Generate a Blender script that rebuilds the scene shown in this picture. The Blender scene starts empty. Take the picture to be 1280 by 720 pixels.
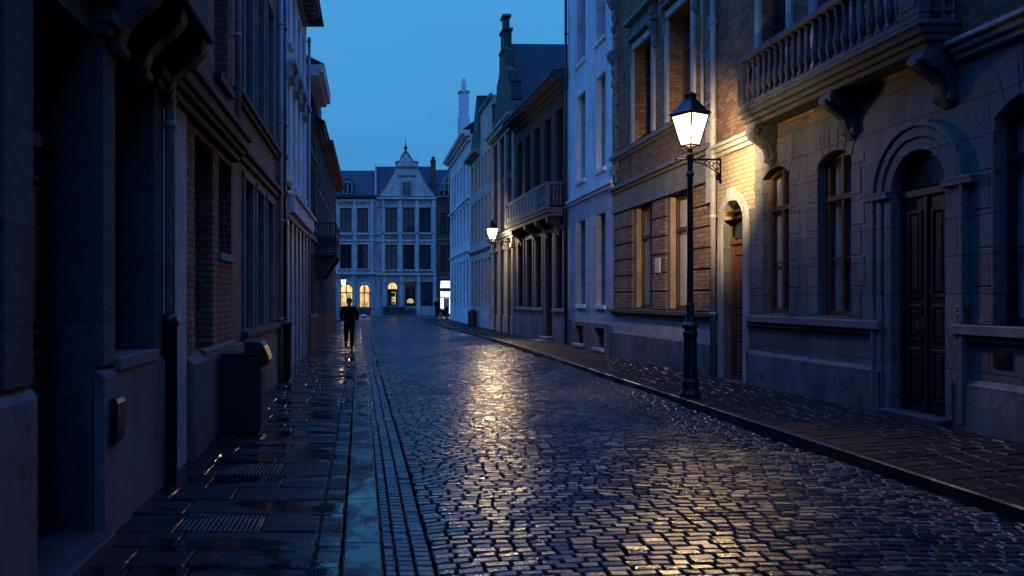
import bpy, bmesh, math, random
from math import pi, sin, cos, radians, sqrt, atan2
from mathutils import Vector, Matrix

random.seed(7)
S = bpy.context.scene
C = S.collection

# ------------------------------------------------------------------ helpers
class MB:
    """collects faces; build() links them as one mesh object"""
    def __init__(s): s.v = []; s.f = []
    def face(s, pts):
        n = len(s.v); s.v.extend([tuple(p) for p in pts]); s.f.append(list(range(n, n + len(pts))))
    def box(s, x0, x1, y0, y1, z0, z1):
        if x0 > x1: x0, x1 = x1, x0
        if y0 > y1: y0, y1 = y1, y0
        n = len(s.v)
        s.v += [(x0,y0,z0),(x1,y0,z0),(x1,y1,z0),(x0,y1,z0),(x0,y0,z1),(x1,y0,z1),(x1,y1,z1),(x0,y1,z1)]
        for q in ((0,3,2,1),(4,5,6,7),(0,1,5,4),(1,2,6,5),(2,3,7,6),(3,0,4,7)):
            s.f.append([n+i for i in q])
    def prism(s, poly, axis, a0, a1):
        """poly 2-D; axis 'y': (x,z); axis 'x': (y,z); axis 'z': (x,y)"""
        def P(p, a):
            return {'y': (p[0], a, p[1]), 'x': (a, p[0], p[1]), 'z': (p[0], p[1], a)}[axis]
        n = len(s.v); m = len(poly)
        s.v += [P(p, a0) for p in poly] + [P(p, a1) for p in poly]
        s.f.append([n+i for i in range(m)]); s.f.append([n+m+i for i in reversed(range(m))])
        for i in range(m):
            j = (i+1) % m
            s.f.append([n+i, n+j, n+m+j, n+m+i])
    def tube(s, pts, r, n=8, cap=True):
        pts = [Vector(p) for p in pts]
        rs = r if isinstance(r, (list, tuple)) else [r]*len(pts)
        base = len(s.v); up = None
        for i, p in enumerate(pts):
            a = pts[max(i-1, 0)]; b = pts[min(i+1, len(pts)-1)]
            t = (b-a).normalized()
            if up is None:
                up = Vector((0,0,1)) if abs(t.z) < .9 else Vector((1,0,0))
            sx = t.cross(up).normalized(); up = sx.cross(t).normalized()
            for k in range(n):
                an = 2*pi*k/n
                q = p + (sx*cos(an)+up*sin(an))*rs[i]
                s.v.append(tuple(q))
        for i in range(len(pts)-1):
            for k in range(n):
                k2 = (k+1) % n
                s.f.append([base+i*n+k, base+i*n+k2, base+(i+1)*n+k2, base+(i+1)*n+k])
        if cap:
            s.f.append([base+k for k in reversed(range(n))])
            s.f.append([base+(len(pts)-1)*n+k for k in range(n)])
    def lathe(s, prof, cx=0, cy=0, n=12, sx=1, sy=1, rot=0):
        """prof: list of (r,z)"""
        base = len(s.v)
        for r, z in prof:
            for k in range(n):
                a = 2*pi*k/n + rot
                s.v.append((cx+r*sx*cos(a), cy+r*sy*sin(a), z))
        for i in range(len(prof)-1):
            for k in range(n):
                k2 = (k+1) % n
                s.f.append([base+i*n+k, base+i*n+k2, base+(i+1)*n+k2, base+(i+1)*n+k])
        s.f.append([base+k for k in reversed(range(n))])
        s.f.append([base+(len(prof)-1)*n+k for k in range(n)])
    def build(s, name, mat, parent=None, smooth=False, bevel=0, segs=1, fix=True):
        me = bpy.data.meshes.new(name)
        me.from_pydata(s.v, [], s.f)
        if fix:
            bm = bmesh.new(); bm.from_mesh(me)
            bmesh.ops.remove_doubles(bm, verts=bm.verts, dist=1e-5)
            bmesh.ops.recalc_face_normals(bm, faces=bm.faces)
            bm.to_mesh(me); bm.free()
        if smooth:
            me.polygons.foreach_set('use_smooth', [True]*len(me.polygons))
        me.materials.append(mat)
        o = bpy.data.objects.new(name, me); C.objects.link(o)
        if parent is not None: o.parent = parent
        if bevel:
            b = o.modifiers.new('bevel', 'BEVEL'); b.width = bevel; b.segments = segs
            b.limit_method = 'ANGLE'; b.angle_limit = radians(40)
        return o

def tag(o, label, cat, group=None):
    o['label'] = label; o['category'] = cat
    if group: o['group'] = group
    return o

def thing(name, label, cat, loc=(0,0,0), rz=0, group=None):
    o = bpy.data.objects.new(name, None); C.objects.link(o)
    o.location = loc; o.rotation_euler = (0,0,rz); o.empty_display_size = .3
    return tag(o, label, cat, group)

def copy_tree(o, parent=None):
    c = o.copy(); C.objects.link(c)
    if parent is not None: c.parent = parent
    for ch in list(o.children): copy_tree(ch, c)
    return c

# ------------------------------------------------------------------ materials
def new_mat(name):
    m = bpy.data.materials.new(name); m.use_nodes = True
    nt = m.node_tree
    return m, nt, nt.nodes['Principled BSDF']

def N(nt, typ, **kw):
    n = nt.nodes.new(typ)
    for k, v in kw.items():
        if k in n.inputs.keys(): n.inputs[k].default_value = v
        else: setattr(n, k, v)
    return n

def wall_coords(nt):
    """object coordinates -> (along the wall, height) so bricks run round reveals too"""
    tc = N(nt, 'ShaderNodeTexCoord'); sp = N(nt, 'ShaderNodeSeparateXYZ')
    nt.links.new(tc.outputs['Object'], sp.inputs[0])
    ad = N(nt, 'ShaderNodeMath', operation='ADD')
    nt.links.new(sp.outputs['X'], ad.inputs[0]); nt.links.new(sp.outputs['Y'], ad.inputs[1])
    cb = N(nt, 'ShaderNodeCombineXYZ')
    nt.links.new(ad.outputs[0], cb.inputs['X']); nt.links.new(sp.outputs['Z'], cb.inputs['Y'])
    return tc, cb.outputs[0]

def mixc(nt, fac, a, b, blend='MIX'):
    m = N(nt, 'ShaderNodeMix', data_type='RGBA', blend_type=blend)
    for sock, val in ((m.inputs[0], fac), (m.inputs[6], a), (m.inputs[7], b)):
        if hasattr(val, 'is_output'): nt.links.new(val, sock)
        elif isinstance(val, (tuple, list)): sock.default_value = (*val[:3], 1)
        else: sock.default_value = val
    return m.outputs[2]

def ramp(nt, src, stops):
    r = N(nt, 'ShaderNodeValToRGB')
    cr = r.color_ramp
    while len(cr.elements) < len(stops): cr.elements.new(.5)
    for e, (p, c) in zip(cr.elements, stops):
        e.position = p; e.color = (*(c if isinstance(c, tuple) else (c,c,c)), 1)
    nt.links.new(src, r.inputs[0])
    return r.outputs[0]

def sc(c, k): return tuple(x*k for x in c)

def m_masonry(name, c1, c2, mortar, bw, bh, ms=.012, bump=.5, rough=.85, stain=.55, grain=18., offs=.5, grimy=.0):
    m, nt, b = new_mat(name)
    tc, co = wall_coords(nt)
    wob = N(nt, 'ShaderNodeTexNoise'); wob.inputs['Scale'].default_value = 2.2
    nt.links.new(tc.outputs['Object'], wob.inputs['Vector'])
    va = N(nt, 'ShaderNodeVectorMath', operation='MULTIPLY_ADD')
    va.inputs[1].default_value = (.02*bh/.07 if bh < .2 else .02,)*3
    nt.links.new(wob.outputs['Color'], va.inputs[0]); nt.links.new(co, va.inputs[2])
    bt = N(nt, 'ShaderNodeTexBrick', offset=offs)
    bt.inputs['Color1'].default_value = (*c1,1); bt.inputs['Color2'].default_value = (*c2,1)
    bt.inputs['Mortar'].default_value = (*mortar,1)
    bt.inputs['Scale'].default_value = 1; bt.inputs['Mortar Size'].default_value = ms
    bt.inputs['Brick Width'].default_value = bw; bt.inputs['Row Height'].default_value = bh
    bt.inputs['Mortar Smooth'].default_value = .3; bt.inputs['Bias'].default_value = -.1
    nt.links.new(va.outputs[0], bt.inputs['Vector'])
    n1 = N(nt, 'ShaderNodeTexNoise'); n1.inputs['Scale'].default_value = .9; n1.inputs['Detail'].default_value = 6
    n1.inputs['Roughness'].default_value = .65
    st = N(nt, 'ShaderNodeMapping'); st.inputs['Scale'].default_value = (1.6,1.6,.45)
    nt.links.new(tc.outputs['Object'], st.inputs[0]); nt.links.new(st.outputs[0], n1.inputs['Vector'])
    s1 = ramp(nt, n1.outputs['Fac'], [(.3, 1-stain), (.62, 1.0)])
    n2 = N(nt, 'ShaderNodeTexNoise'); n2.inputs['Scale'].default_value = grain; n2.inputs['Detail'].default_value = 5
    nt.links.new(tc.outputs['Object'], n2.inputs['Vector'])
    s2 = ramp(nt, n2.outputs['Fac'], [(.25, .7), (.7, 1.12)])
    col = mixc(nt, 1.0, bt.outputs['Color'], s1, 'MULTIPLY')
    col = mixc(nt, 1.0, col, s2, 'MULTIPLY')
    nt.links.new(col, b.inputs['Base Color'])
    b.inputs['Roughness'].default_value = rough
    b.inputs['Specular IOR Level'].default_value = .3
    bu = N(nt, 'ShaderNodeBump'); bu.inputs['Strength'].default_value = bump; bu.inputs['Distance'].default_value = .02
    inv = N(nt, 'ShaderNodeMath', operation='MULTIPLY_ADD'); inv.inputs[1].default_value = -1; inv.inputs[2].default_value = 1
    nt.links.new(bt.outputs['Fac'], inv.inputs[0])
    ad = N(nt, 'ShaderNodeMath', operation='MULTIPLY_ADD'); ad.inputs[1].default_value = .7
    nt.links.new(n2.outputs['Fac'], ad.inputs[0]); nt.links.new(inv.outputs[0], ad.inputs[2])
    nt.links.new(ad.outputs[0], bu.inputs['Height']); nt.links.new(bu.outputs[0], b.inputs['Normal'])
    return m

def m_plain(name, c, rough=.8, var=.35, scale=3., bump=.25, grain=25., spec=.3, metal=0., streak=.5):
    m, nt, b = new_mat(name)
    tc = N(nt, 'ShaderNodeTexCoord')
    st = N(nt, 'ShaderNodeMapping'); st.inputs['Scale'].default_value = (1,1,streak)
    nt.links.new(tc.outputs['Object'], st.inputs[0])
    n1 = N(nt, 'ShaderNodeTexNoise'); n1.inputs['Scale'].default_value = scale; n1.inputs['Detail'].default_value = 7
    n1.inputs['Roughness'].default_value = .65
    nt.links.new(st.outputs[0], n1.inputs['Vector'])
    n2 = N(nt, 'ShaderNodeTexNoise'); n2.inputs['Scale'].default_value = grain; n2.inputs['Detail'].default_value = 4
    nt.links.new(tc.outputs['Object'], n2.inputs['Vector'])
    s1 = ramp(nt, n1.outputs['Fac'], [(.3, 1-var), (.65, 1.08)])
    col = mixc(nt, 1.0, c, s1, 'MULTIPLY')
    n3 = N(nt, 'ShaderNodeTexNoise'); n3.inputs['Scale'].default_value = scale*4.5; n3.inputs['Detail'].default_value = 8; n3.inputs['Roughness'].default_value = .75
    nt.links.new(st.outputs[0], n3.inputs['Vector'])
    col = mixc(nt, 1.0, col, ramp(nt, n3.outputs['Fac'], [(.36, 1-var*.8), (.5, 1.0)]), 'MULTIPLY')
    nt.links.new(col, b.inputs['Base Color'])
    rr = ramp(nt, n1.outputs['Fac'], [(.3, max(.03, rough-.12)), (.7, min(1, rough+.1))])
    nt.links.new(rr, b.inputs['Roughness'])
    b.inputs['Specular IOR Level'].default_value = spec; b.inputs['Metallic'].default_value = metal
    if bump:
        bu = N(nt, 'ShaderNodeBump'); bu.inputs['Strength'].default_value = bump; bu.inputs['Distance'].default_value = .01
        nt.links.new(n2.outputs['Fac'], bu.inputs['Height']); nt.links.new(bu.outputs[0], b.inputs['Normal'])
    return m

def m_glass(name, tint=(.02,.025,.035), rough=.04, opaque=True):
    m, nt, b = new_mat(name)
    b.inputs['Base Color'].default_value = (*tint,1); b.inputs['Roughness'].default_value = rough
    b.inputs['Specular IOR Level'].default_value = .6
    tc = N(nt, 'ShaderNodeTexCoord')
    n = N(nt, 'ShaderNodeTexNoise'); n.inputs['Scale'].default_value = 1.3
    nt.links.new(tc.outputs['Object'], n.inputs['Vector'])
    bu = N(nt, 'ShaderNodeBump'); bu.inputs['Strength'].default_value = .12; bu.inputs['Distance'].default_value = .03
    nt.links.new(n.outputs['Fac'], bu.inputs['Height']); nt.links.new(bu.outputs[0], b.inputs['Normal'])
    if not opaque:
        out = nt.nodes['Material Output']
        tr = N(nt, 'ShaderNodeBsdfTransparent'); tr.inputs[0].default_value = (.86,.88,.9,1)
        gl = N(nt, 'ShaderNodeBsdfGlossy'); gl.inputs['Roughness'].default_value = .03
        nt.links.new(bu.outputs[0], gl.inputs['Normal'])
        lw = N(nt, 'ShaderNodeLayerWeight'); lw.inputs[0].default_value = .5
        pw = N(nt, 'ShaderNodeMath', operation='POWER'); pw.inputs[1].default_value = 5; nt.links.new(lw.outputs['Facing'], pw.inputs[0])
        fr = N(nt, 'ShaderNodeMath', operation='MULTIPLY_ADD'); fr.inputs[1].default_value = .94; fr.inputs[2].default_value = .04; nt.links.new(pw.outputs[0], fr.inputs[0])
        mx = N(nt, 'ShaderNodeMixShader')
        nt.links.new(fr.outputs[0], mx.inputs[0]); nt.links.new(tr.outputs[0], mx.inputs[1]); nt.links.new(gl.outputs[0], mx.inputs[2])
        nt.links.new(mx.outputs[0], out.inputs['Surface'])
    return m

def m_lit(name, c, strength, var=.5, scale=4.):
    """a lit interior seen through a pane"""
    m, nt, b = new_mat(name)
    b.inputs['Base Color'].default_value = (.1,.08,.05,1)
    b.inputs['Emission Strength'].default_value = strength
    tc = N(nt, 'ShaderNodeTexCoord')
    mp = N(nt, 'ShaderNodeMapping'); mp.inputs['Scale'].default_value = (2.2,1,.6)
    nt.links.new(tc.outputs['Object'], mp.inputs[0])
    n = N(nt, 'ShaderNodeTexNoise'); n.inputs['Scale'].default_value = scale; n.inputs['Detail'].default_value = 3
    nt.links.new(mp.outputs[0], n.inputs['Vector'])
    k = ramp(nt, n.outputs['Fac'], [(.35, 1-var), (.65, 1.0)])
    nt.links.new(mixc(nt, 1.0, c, k, 'MULTIPLY'), b.inputs['Emission Color'])
    return m

M = {}
# masonry
M['ashlar_r'] = m_masonry('grey_limestone_ashlar', (.165,.16,.155), (.225,.215,.205), (.075,.073,.07), .92, .44, .008, .5, .85, .45)
M['brick_r'] = m_masonry('ochre_brick', (.36,.20,.105), (.17,.09,.05), (.12,.10,.075), .22, .075, .008, .7, .9, .45)
M['brick_y'] = m_masonry('lamp_bleached_yellow_brick', (.58,.45,.29), (.50,.37,.22), (.17,.13,.09), .23, .085, .007, .6, .9, .35)  # paleness includes the lamp's glare, put into the brick colour
M['brick_band'] = m_masonry('rusticated_brick', (.38,.235,.13), (.20,.11,.06), (.09,.07,.055), .24, .09, .009, .9, .9, .45)
M['brick_l'] = m_masonry('lamp_warmed_red_brick', (.52,.22,.12), (.26,.11,.065), (.10,.075,.06), .21, .07, .010, .7, .9, .5)  # red brick, with warm lamp light from across worked into the albedo
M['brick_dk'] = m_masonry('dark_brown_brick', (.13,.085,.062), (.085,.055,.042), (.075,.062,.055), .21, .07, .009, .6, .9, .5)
M['white_block'] = m_masonry('whitewashed_blockwork', (.50,.50,.49), (.56,.555,.54), (.30,.295,.29), 1.3, .43, .010, .35, .85, .35)
M['white_plaster'] = m_plain('white_plaster', (.80,.80,.79), .85, .35, .9, .3, 14)
M['pale_plaster'] = m_plain('pale_grey_plaster', (.48,.47,.455), .85, .35, 1.2, .3, 14)
M['cream_plaster'] = m_plain('cream_plaster', (.52,.47,.40), .85, .35, 1.2, .3, 14)
M['brown_plaster'] = m_plain('brown_grey_plaster', (.24,.175,.14), .85, .45, 1.2, .4, 14)
M['stone_pale'] = m_plain('pale_trim_stone', (.45,.42,.38), .8, .4, 2.2, .4, 22)
M['stone_mid'] = m_plain('grey_trim_stone', (.22,.212,.205), .8, .5, 2.2, .45, 22)
M['stone_balcony'] = m_plain('dark_balcony_stone', (.115,.112,.11), .75, .6, 3.0, .45, 22)  # balcony stone, a darker grey than the trim stone
M['stone_ochre'] = m_plain('ochre_jamb_stone', (.33,.25,.17), .8, .4, 2.2, .4, 22)
M['far_trim'] = m_plain('pale_far_trim', (.62,.61,.59), .8, .45, 1.6, .3, 14)
M['stone_dk'] = m_plain('dark_trim_stone', (.075,.07,.068), .75, .5, 2.2, .45, 22)
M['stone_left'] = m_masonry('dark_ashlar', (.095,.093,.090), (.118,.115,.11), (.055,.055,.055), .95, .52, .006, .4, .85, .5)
M['plinth_left'] = m_plain('smooth_render_plinth', (.18,.175,.18), .8, .5, 1.4, .3, 20)
M['plinth_r'] = m_plain('bluestone_plinth', (.175,.175,.185), .7, .65, 1.6, .5, 20)
M['far_stone'] = m_masonry('weathered_far_stone', (.47,.45,.43), (.54,.52,.49), (.30,.285,.27), .8, .4, .012, .4, .85, .55)
M['far_brick'] = m_masonry('far_brick', (.20,.12,.09), (.14,.085,.065), (.13,.11,.10), .22, .08, .01, .4, .9, .4)
M['slate'] = m_masonry('roof_slate', (.022,.024,.032), (.034,.035,.043), (.008,.008,.01), .3, .22, .012, .9, .55, .35)
M['slate_plain'] = m_plain('weathered_slate', (.030,.033,.042), .65, .45, 3., .6, 18)
M['wood_dk'] = m_plain('dark_varnished_wood', (.035,.026,.022), .5, .5, 5., .3, 40, .4, 0, .12)
M['wood_red'] = m_plain('red_brown_wood', (.17,.068,.035), .45, .5, 5., .3, 40, .45, 0, .12)
M['wood_brown'] = m_plain('brown_window_wood', (.115,.058,.032), .5, .4, 5., .3, 40, .4, 0, .12)
M['paint_white'] = m_plain('aged_white_paint', (.52,.51,.49), .5, .3, 4., .15, 30, .4)
M['paint_grey'] = m_plain('grey_painted_timber', (.26,.27,.29), .5, .3, 4., .15, 30, .4)
M['iron'] = m_plain('black_cast_iron', (.016,.016,.017), .42, .5, 9., .35, 60, .5)
M['zinc'] = m_plain('zinc_pipe', (.40,.40,.40), .5, .35, 3., .1, 30, .4)
M['glass'] = m_glass('dark_window_glass')
M['glass_clear'] = m_glass('clear_window_glass', opaque=False)
M['curtain'] = m_plain('pale_net_curtain', (.75,.74,.70), .9, .25, 6., .0)
M['warm_window'] = m_lit('warm_lit_window', (1.0,.63,.24), 1.5, .72, 1.9)
M['warm_dim'] = m_lit('dim_warm_lamp_glow', (1.0,.62,.32), .9, .6, 3)
M['shop_white'] = m_lit('bright_shop_interior', (1.0,.95,.86), 2.6, .72, 2.6)
M['brass'] = m_plain('dull_brass', (.35,.25,.10), .35, .3, 6, .1, 30, .5, .9)
M['plate'] = m_plain('pale_enamel_plate', (.5,.5,.48), .4, .3, 8, .1)
M['plant'] = m_plain('shrub_leaf', (.05,.075,.035), .6, .4, 8, .3)
M['bag'] = m_plain('white_plastic', (.72,.70,.70), .35, .2, 6, .3)
M['cloth_blk'] = m_plain('black_wool', (.011,.011,.013), .9, .4, 12, .3, 80, .15)
M['cloth_dk'] = m_plain('charcoal_cloth', (.018,.018,.02), .9, .4, 12, .3, 80, .15)
M['skin'] = m_plain('skin', (.42,.26,.19), .55, .15, 12, .05)
M['hair'] = m_plain('dark_hair', (.012,.01,.009), .6, .3, 20, .3, 80)
M['collar'] = m_plain('pale_scarf', (.45,.45,.46), .9, .2, 12, .2)

# ------------------------------------------------------------------ facade machinery
def arch_pts(u0, u1, zs, rise, n=10):
    w = u1-u0; R = (w*w/4+rise*rise)/(2*rise); cz = zs+rise-R; cu = (u0+u1)/2
    a0 = atan2(zs-cz, -w/2) % (2*pi); a1 = atan2(zs-cz, w/2)
    if a0 < a1: a0 += 2*pi
    return [(cu+R*cos(a0+(a1-a0)*i/n), cz+R*sin(a0+(a1-a0)*i/n)) for i in range(n+1)]

def op(u0, u1, z0, z1, rise=0, d=.2):
    if u0 > u1: u0, u1 = u1, u0
    return dict(u0=u0, u1=u1, z0=z0, z1=z1, rise=rise, d=d)

def facade(mb, u0, u1, z0, z1, ops, v=0.):
    us = sorted({u0, u1} | {o[k] for o in ops for k in ('u0','u1') if u0 < o[k] < u1})
    zs = sorted({z0, z1} | {o[k] for o in ops for k in ('z0','z1') if z0 < o[k] < z1})
    for i in range(len(us)-1):
        for j in range(len(zs)-1):
            cu, cz = (us[i]+us[i+1])/2, (zs[j]+zs[j+1])/2
            if any(o['u0'] < cu < o['u1'] and o['z0'] < cz < o['z1'] for o in ops): continue
            mb.face([(us[i],v,zs[j]),(us[i+1],v,zs[j]),(us[i+1],v,zs[j+1]),(us[i],v,zs[j+1])])
    for o in ops:
        a, b, c, e, d, r = o['u0'], o['u1'], o['z0'], o['z1'], o['d'], o['rise']
        w = v-d-.12
        zp = e-r
        mb.face([(a,v,c),(a,w,c),(a,w,zp),(a,v,zp)]); mb.face([(b,v,c),(b,v,zp),(b,w,zp),(b,w,c)])
        mb.face([(a,v,c),(b,v,c),(b,w,c),(a,w,c)])
        if r:
            p = arch_pts(a, b, zp, r-.004)
            for k in range(len(p)-1):
                (ua,za),(ub,zb) = p[k], p[k+1]
                mb.face([(ua,v,za),(ub,v,zb),(ub,v,e),(ua,v,e)])
                mb.face([(ua,v,za),(ua,w,za),(ub,w,zb),(ub,v,zb)])
        else:
            mb.face([(a,v,e),(a,w,e),(b,w,e),(b,v,e)])

def shell(mb, u0, u1, z0, z1, depth, v=0.):
    """sides, back and lid of a house body"""
    mb.face([(u0,v,z0),(u0,-depth,z0),(u0,-depth,z1),(u0,v,z1)])
    mb.face([(u1,v,z0),(u1,v,z1),(u1,-depth,z1),(u1,-depth,z0)])
    mb.face([(u0,-depth,z0),(u1,-depth,z0),(u1,-depth,z1),(u0,-depth,z1)])
    mb.face([(u0,v,z1),(u0,-depth,z1),(u1,-depth,z1),(u1,v,z1)])

def outline(o, ins=0.):
    a, b, c, e, r = o['u0']+ins, o['u1']-ins, o['z0']+ins, o['z1']-ins, o['rise']
    if not r: return [(a,c),(b,c),(b,e),(a,e)]
    zp = o['z1']-r
    return [(a,c),(b,c)] + list(reversed(arch_pts(a, b, zp, max(r-.006-ins, .02))))

def window(par, o, fm, gm, fw=.07, mull=1, trans=(.7,), v=0., name='window', curtain=False, bars=0, label=None):
    """a frame (mesh) with its pane as a child; closes the opening o"""
    d = o['d']; mb = MB()
    y0, y1 = v-d-.06, v-d
    out, inn = outline(o, .001), outline(o, fw)
    n = len(out)
    for i in range(n):
        j = (i+1) % n
        mb.prism([out[i], out[j], inn[j], inn[i]], 'y', y0, y1)
    def top_at(u):
        if not o['rise']: return o['z1']-fw*.5
        p = arch_pts(o['u0'], o['u1'], o['z1']-o['rise'], o['rise'])
        for k in range(len(p)-1):
            if p[k][0] <= u <= p[k+1][0]:
                t = (u-p[k][0])/(p[k+1][0]-p[k][0]); return p[k][1]+t*(p[k+1][1]-p[k][1])-fw*.5
        return o['z1']-fw
    W = o['u1']-o['u0']; H = o['z1']-o['z0']
    for k in range(mull):
        u = o['u0']+W*(k+1)/(mull+1)
        mb.box(u-fw*.42, u+fw*.42, y0+.004, y1+.008, o['z0']+fw*.5, top_at(u))
    for t in trans:
        z = o['z0']+H*t
        mb.box(o['u0']+fw*.5, o['u1']-fw*.5, y0+.006, y1+.022, z-fw*.5, z+fw*.5)
    for k in range(bars):
        z = o['z0']+H*.7*(k+1)/(bars+1)
        mb.box(o['u0']+fw*.6, o['u1']-fw*.6, y0+.012, y1-.004, z-.012, z+.012)
    f = mb.build(name, fm, par, bevel=.006)
    if label: f['label'] = label
    g = MB(); g.prism(outline(o, fw*.55), 'y', y0+.022, y0+.03)
    g.build('pane', gm, f)
    if curtain:
        c = MB()
        for (ua, ub) in ((o['u0']+.05, o['u0']+W*.47), (o['u0']+W*.53, o['u1']-.05)):
            k = 26; pts = []
            for i in range(k+1):
                u = ua+(ub-ua)*i/k
                pts.append((u, y0-.045+.022*sin(i*1.25)+.008*sin(i*2.9)))
            for i in range(k):
                c.face([(*pts[i], o['z0']+.05), (*pts[i+1], o['z0']+.05), (*pts[i+1], o['z1']-.1), (*pts[i], o['z1']-.1)])
        c.build('curtain', M['curtain'], f, smooth=True, fix=False)
        bk = MB(); bk.box(o['u0']-.1, o['u1']+.1, y0-.5, y0-.46, o['z0']-.1, o['z1']+.1)  # black panel stands for the darkness of the unlit room
        bk.build('unlit_room_panel', M['cloth_blk'], f)
    return f

def sill(par, o, mat, v=0., pr=.09, h=.09, ex=.06):
    mb = MB(); mb.box(o['u0']-ex, o['u1']+ex, v-o['d']+.0, v+pr, o['z0']-h, o['z0']+.004)
    return mb.build('sill', mat, par, bevel=.008)

def surround(mb, o, w=.14, pr=.04, v=0., bottom=False, key=False):
    a, b, c, e, r = o['u0'], o['u1'], o['z0'], o['z1'], o['rise']
    y0, y1 = v-.01, v+pr
    zp = e-r
    mb.box(a-w, a-.002, y0, y1, c, zp); mb.box(b+.002, b+w, y0, y1, c, zp)
    if r:
        pi_ = arch_pts(a-.002, b+.002, zp, r, 12); po = arch_pts(a-w, b+w, zp, r+w, 12)
        for k in range(12):
            mb.prism([pi_[k], pi_[k+1], po[k+1], po[k]], 'y', y0, y1)
    else:
        mb.box(a-w-.02, b+w+.02, y0, y1+.012, e+.002, e+w)
    if key:
        cu = (a+b)/2; mb.prism([(cu-.06,e-.02),(cu+.06,e-.02),(cu+.1,e+w+.06),(cu-.1,e+w+.06)], 'y', y0, y1+.05)

def add_surround(par, o, mat, w, pr, v=0., name='window_surround', key=False):
    mb = MB(); surround(mb, o, w, pr, v, key=key); return mb.build(name, mat, par, bevel=.008)

def door(par, o, mat, v=0., trans=.74, panels=3, leafs=1, name='door', light=None, handle=True):
    d = o['d']; y1 = v-d; y0 = y1-.06; H = o['z1']-o['z0']; W = o['u1']-o['u0']
    zt = o['z0']+H*trans
    mb = MB(); mb.box(o['u0']+.06, o['u1']-.06, y0+.01, y1-.012, o['z0']+.004, zt-.04)
    lw = (W-.12)/leafs
    for l in range(leafs):
        ua = o['u0']+.06+lw*l
        zz = [o['z0']+.12]
        hs = [.30,.22,.48] if panels == 3 else [.4,.6]
        tot = zt-.16-zz[0]
        for h in hs[:panels]:
            z1 = zz[-1]+tot*h
            a, b, c, e = ua+.09, ua+lw-.09, zz[-1]+.04, z1-.05
            # raised moulding ring and a fielded panel
            for q in ((a,b,c,c+.035),(a,b,e-.035,e),(a,a+.035,c+.035,e-.035),(b-.035,b,c+.035,e-.035)):
                mb.box(q[0], q[1], y1-.012, y1+.014, q[2], q[3])
            mb.box(a+.07, b-.07, y1-.012, y1+.006, c+.07, e-.07)
            zz.append(z1)
        if leafs == 2 and l == 0: mb.box(ua+lw-.03, ua+lw+.03, y1-.012, y1+.02, o['z0']+.01, zt-.05)
    dr = mb.build(name, mat, par, bevel=.006)
    if handle:
        h = MB(); hx = o['u0']+.06+lw-.07 if leafs == 1 else o['u0']+W/2+.08
        h.tube([(hx, y1-.012, o['z0']+1.05), (hx, y1+.06, o['z0']+1.05), (hx, y1+.06, o['z0']+1.17)], .013, 8)
        h.box(hx-.025, hx+.025, y1-.01, y1+.006, o['z0']+.98, o['z0']+1.22)
        h.build('handle', M['brass'], dr)
    fr = MB()
    fr.box(o['u0']+.002, o['u0']+.06, y0, y1+.01, o['z0'], o['z1']-o['rise']); fr.box(o['u1']-.06, o['u1']-.002, y0, y1+.01, o['z0'], o['z1']-o['rise'])
    fr.box(o['u0']+.003, o['u1']-.003, y0-.004, y1+.03, zt-.04, zt+.05)
    f2 = dict(o); f2['z0'] = zt+.05
    out, inn = outline(f2, .002), outline(f2, .06)
    for i in range(1, len(out)):
        j = (i+1) % len(out)
        if j == 0 and not o['rise']: continue
        fr.prism([out[i], out[j], inn[j], inn[i]], 'y', y0+.003, y1+.005)
    fo = fr.build('door_frame', mat, dr, bevel=.005)
    g = MB(); g.prism(outline(f2, .03), 'y', y0+.02, y0+.028)
    g.build('transom_pane', light or M['glass'], fo)
    return dr

def cornice(mb, u0, u1, v, prof):
    """prof: list of (projection, z0, z1)"""
    for p, a, b in prof: mb.box(u0, u1, v-.02, v+p, a, b)

def pipe(par, u, v, z0, z1, r, mat, name='downpipe', shoe=None):
    mb = MB(); mb.tube([(u,v,z0),(u,v,z1)], r, 12)
    z = z0+1.2
    while z < z1:
        mb.tube([(u,v,z-.03),(u,v,z+.03)], r*1.22, 12)
        mb.box(u-.015, u+.015, v-.1, v, z-.012, z+.012); z += 1.9
    p = mb.build(name, mat, par, smooth=False, bevel=0)
    p.data.polygons.foreach_set('use_smooth', [len(f.vertices) == 4 for f in p.data.polygons])
    if shoe:
        r2, zt = shoe
        s = MB(); s.lathe([(r2*.95,z0-.0),(r2,z0+.02),(r2,zt-.1),(r2*1.25,zt-.09),(r2*1.25,zt-.03),(r2,zt),(r,zt+.02)], u, v, 14)
        s.build('pipe_boot', M['iron'], p, smooth=True)
    return p

def house(name, label, P0, P1, cat='house'):
    """root Empty; local x along the facade, local y out into the street"""
    d = Vector((P1[0]-P0[0], P1[1]-P0[1]))
    r = thing(name, label, cat, (P0[0], P0[1], 0), atan2(d.y, d.x))
    return r, d.length

XL, XR = -1.85, 6.8

# =================================================================== LEFT SIDE
def left_house(name, label, ya, yb, x=XL):
    """u = yb - Y"""
    r, L = house(name, label, (x, yb), (x, ya))
    return r, L, (lambda y: yb-y)

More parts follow.
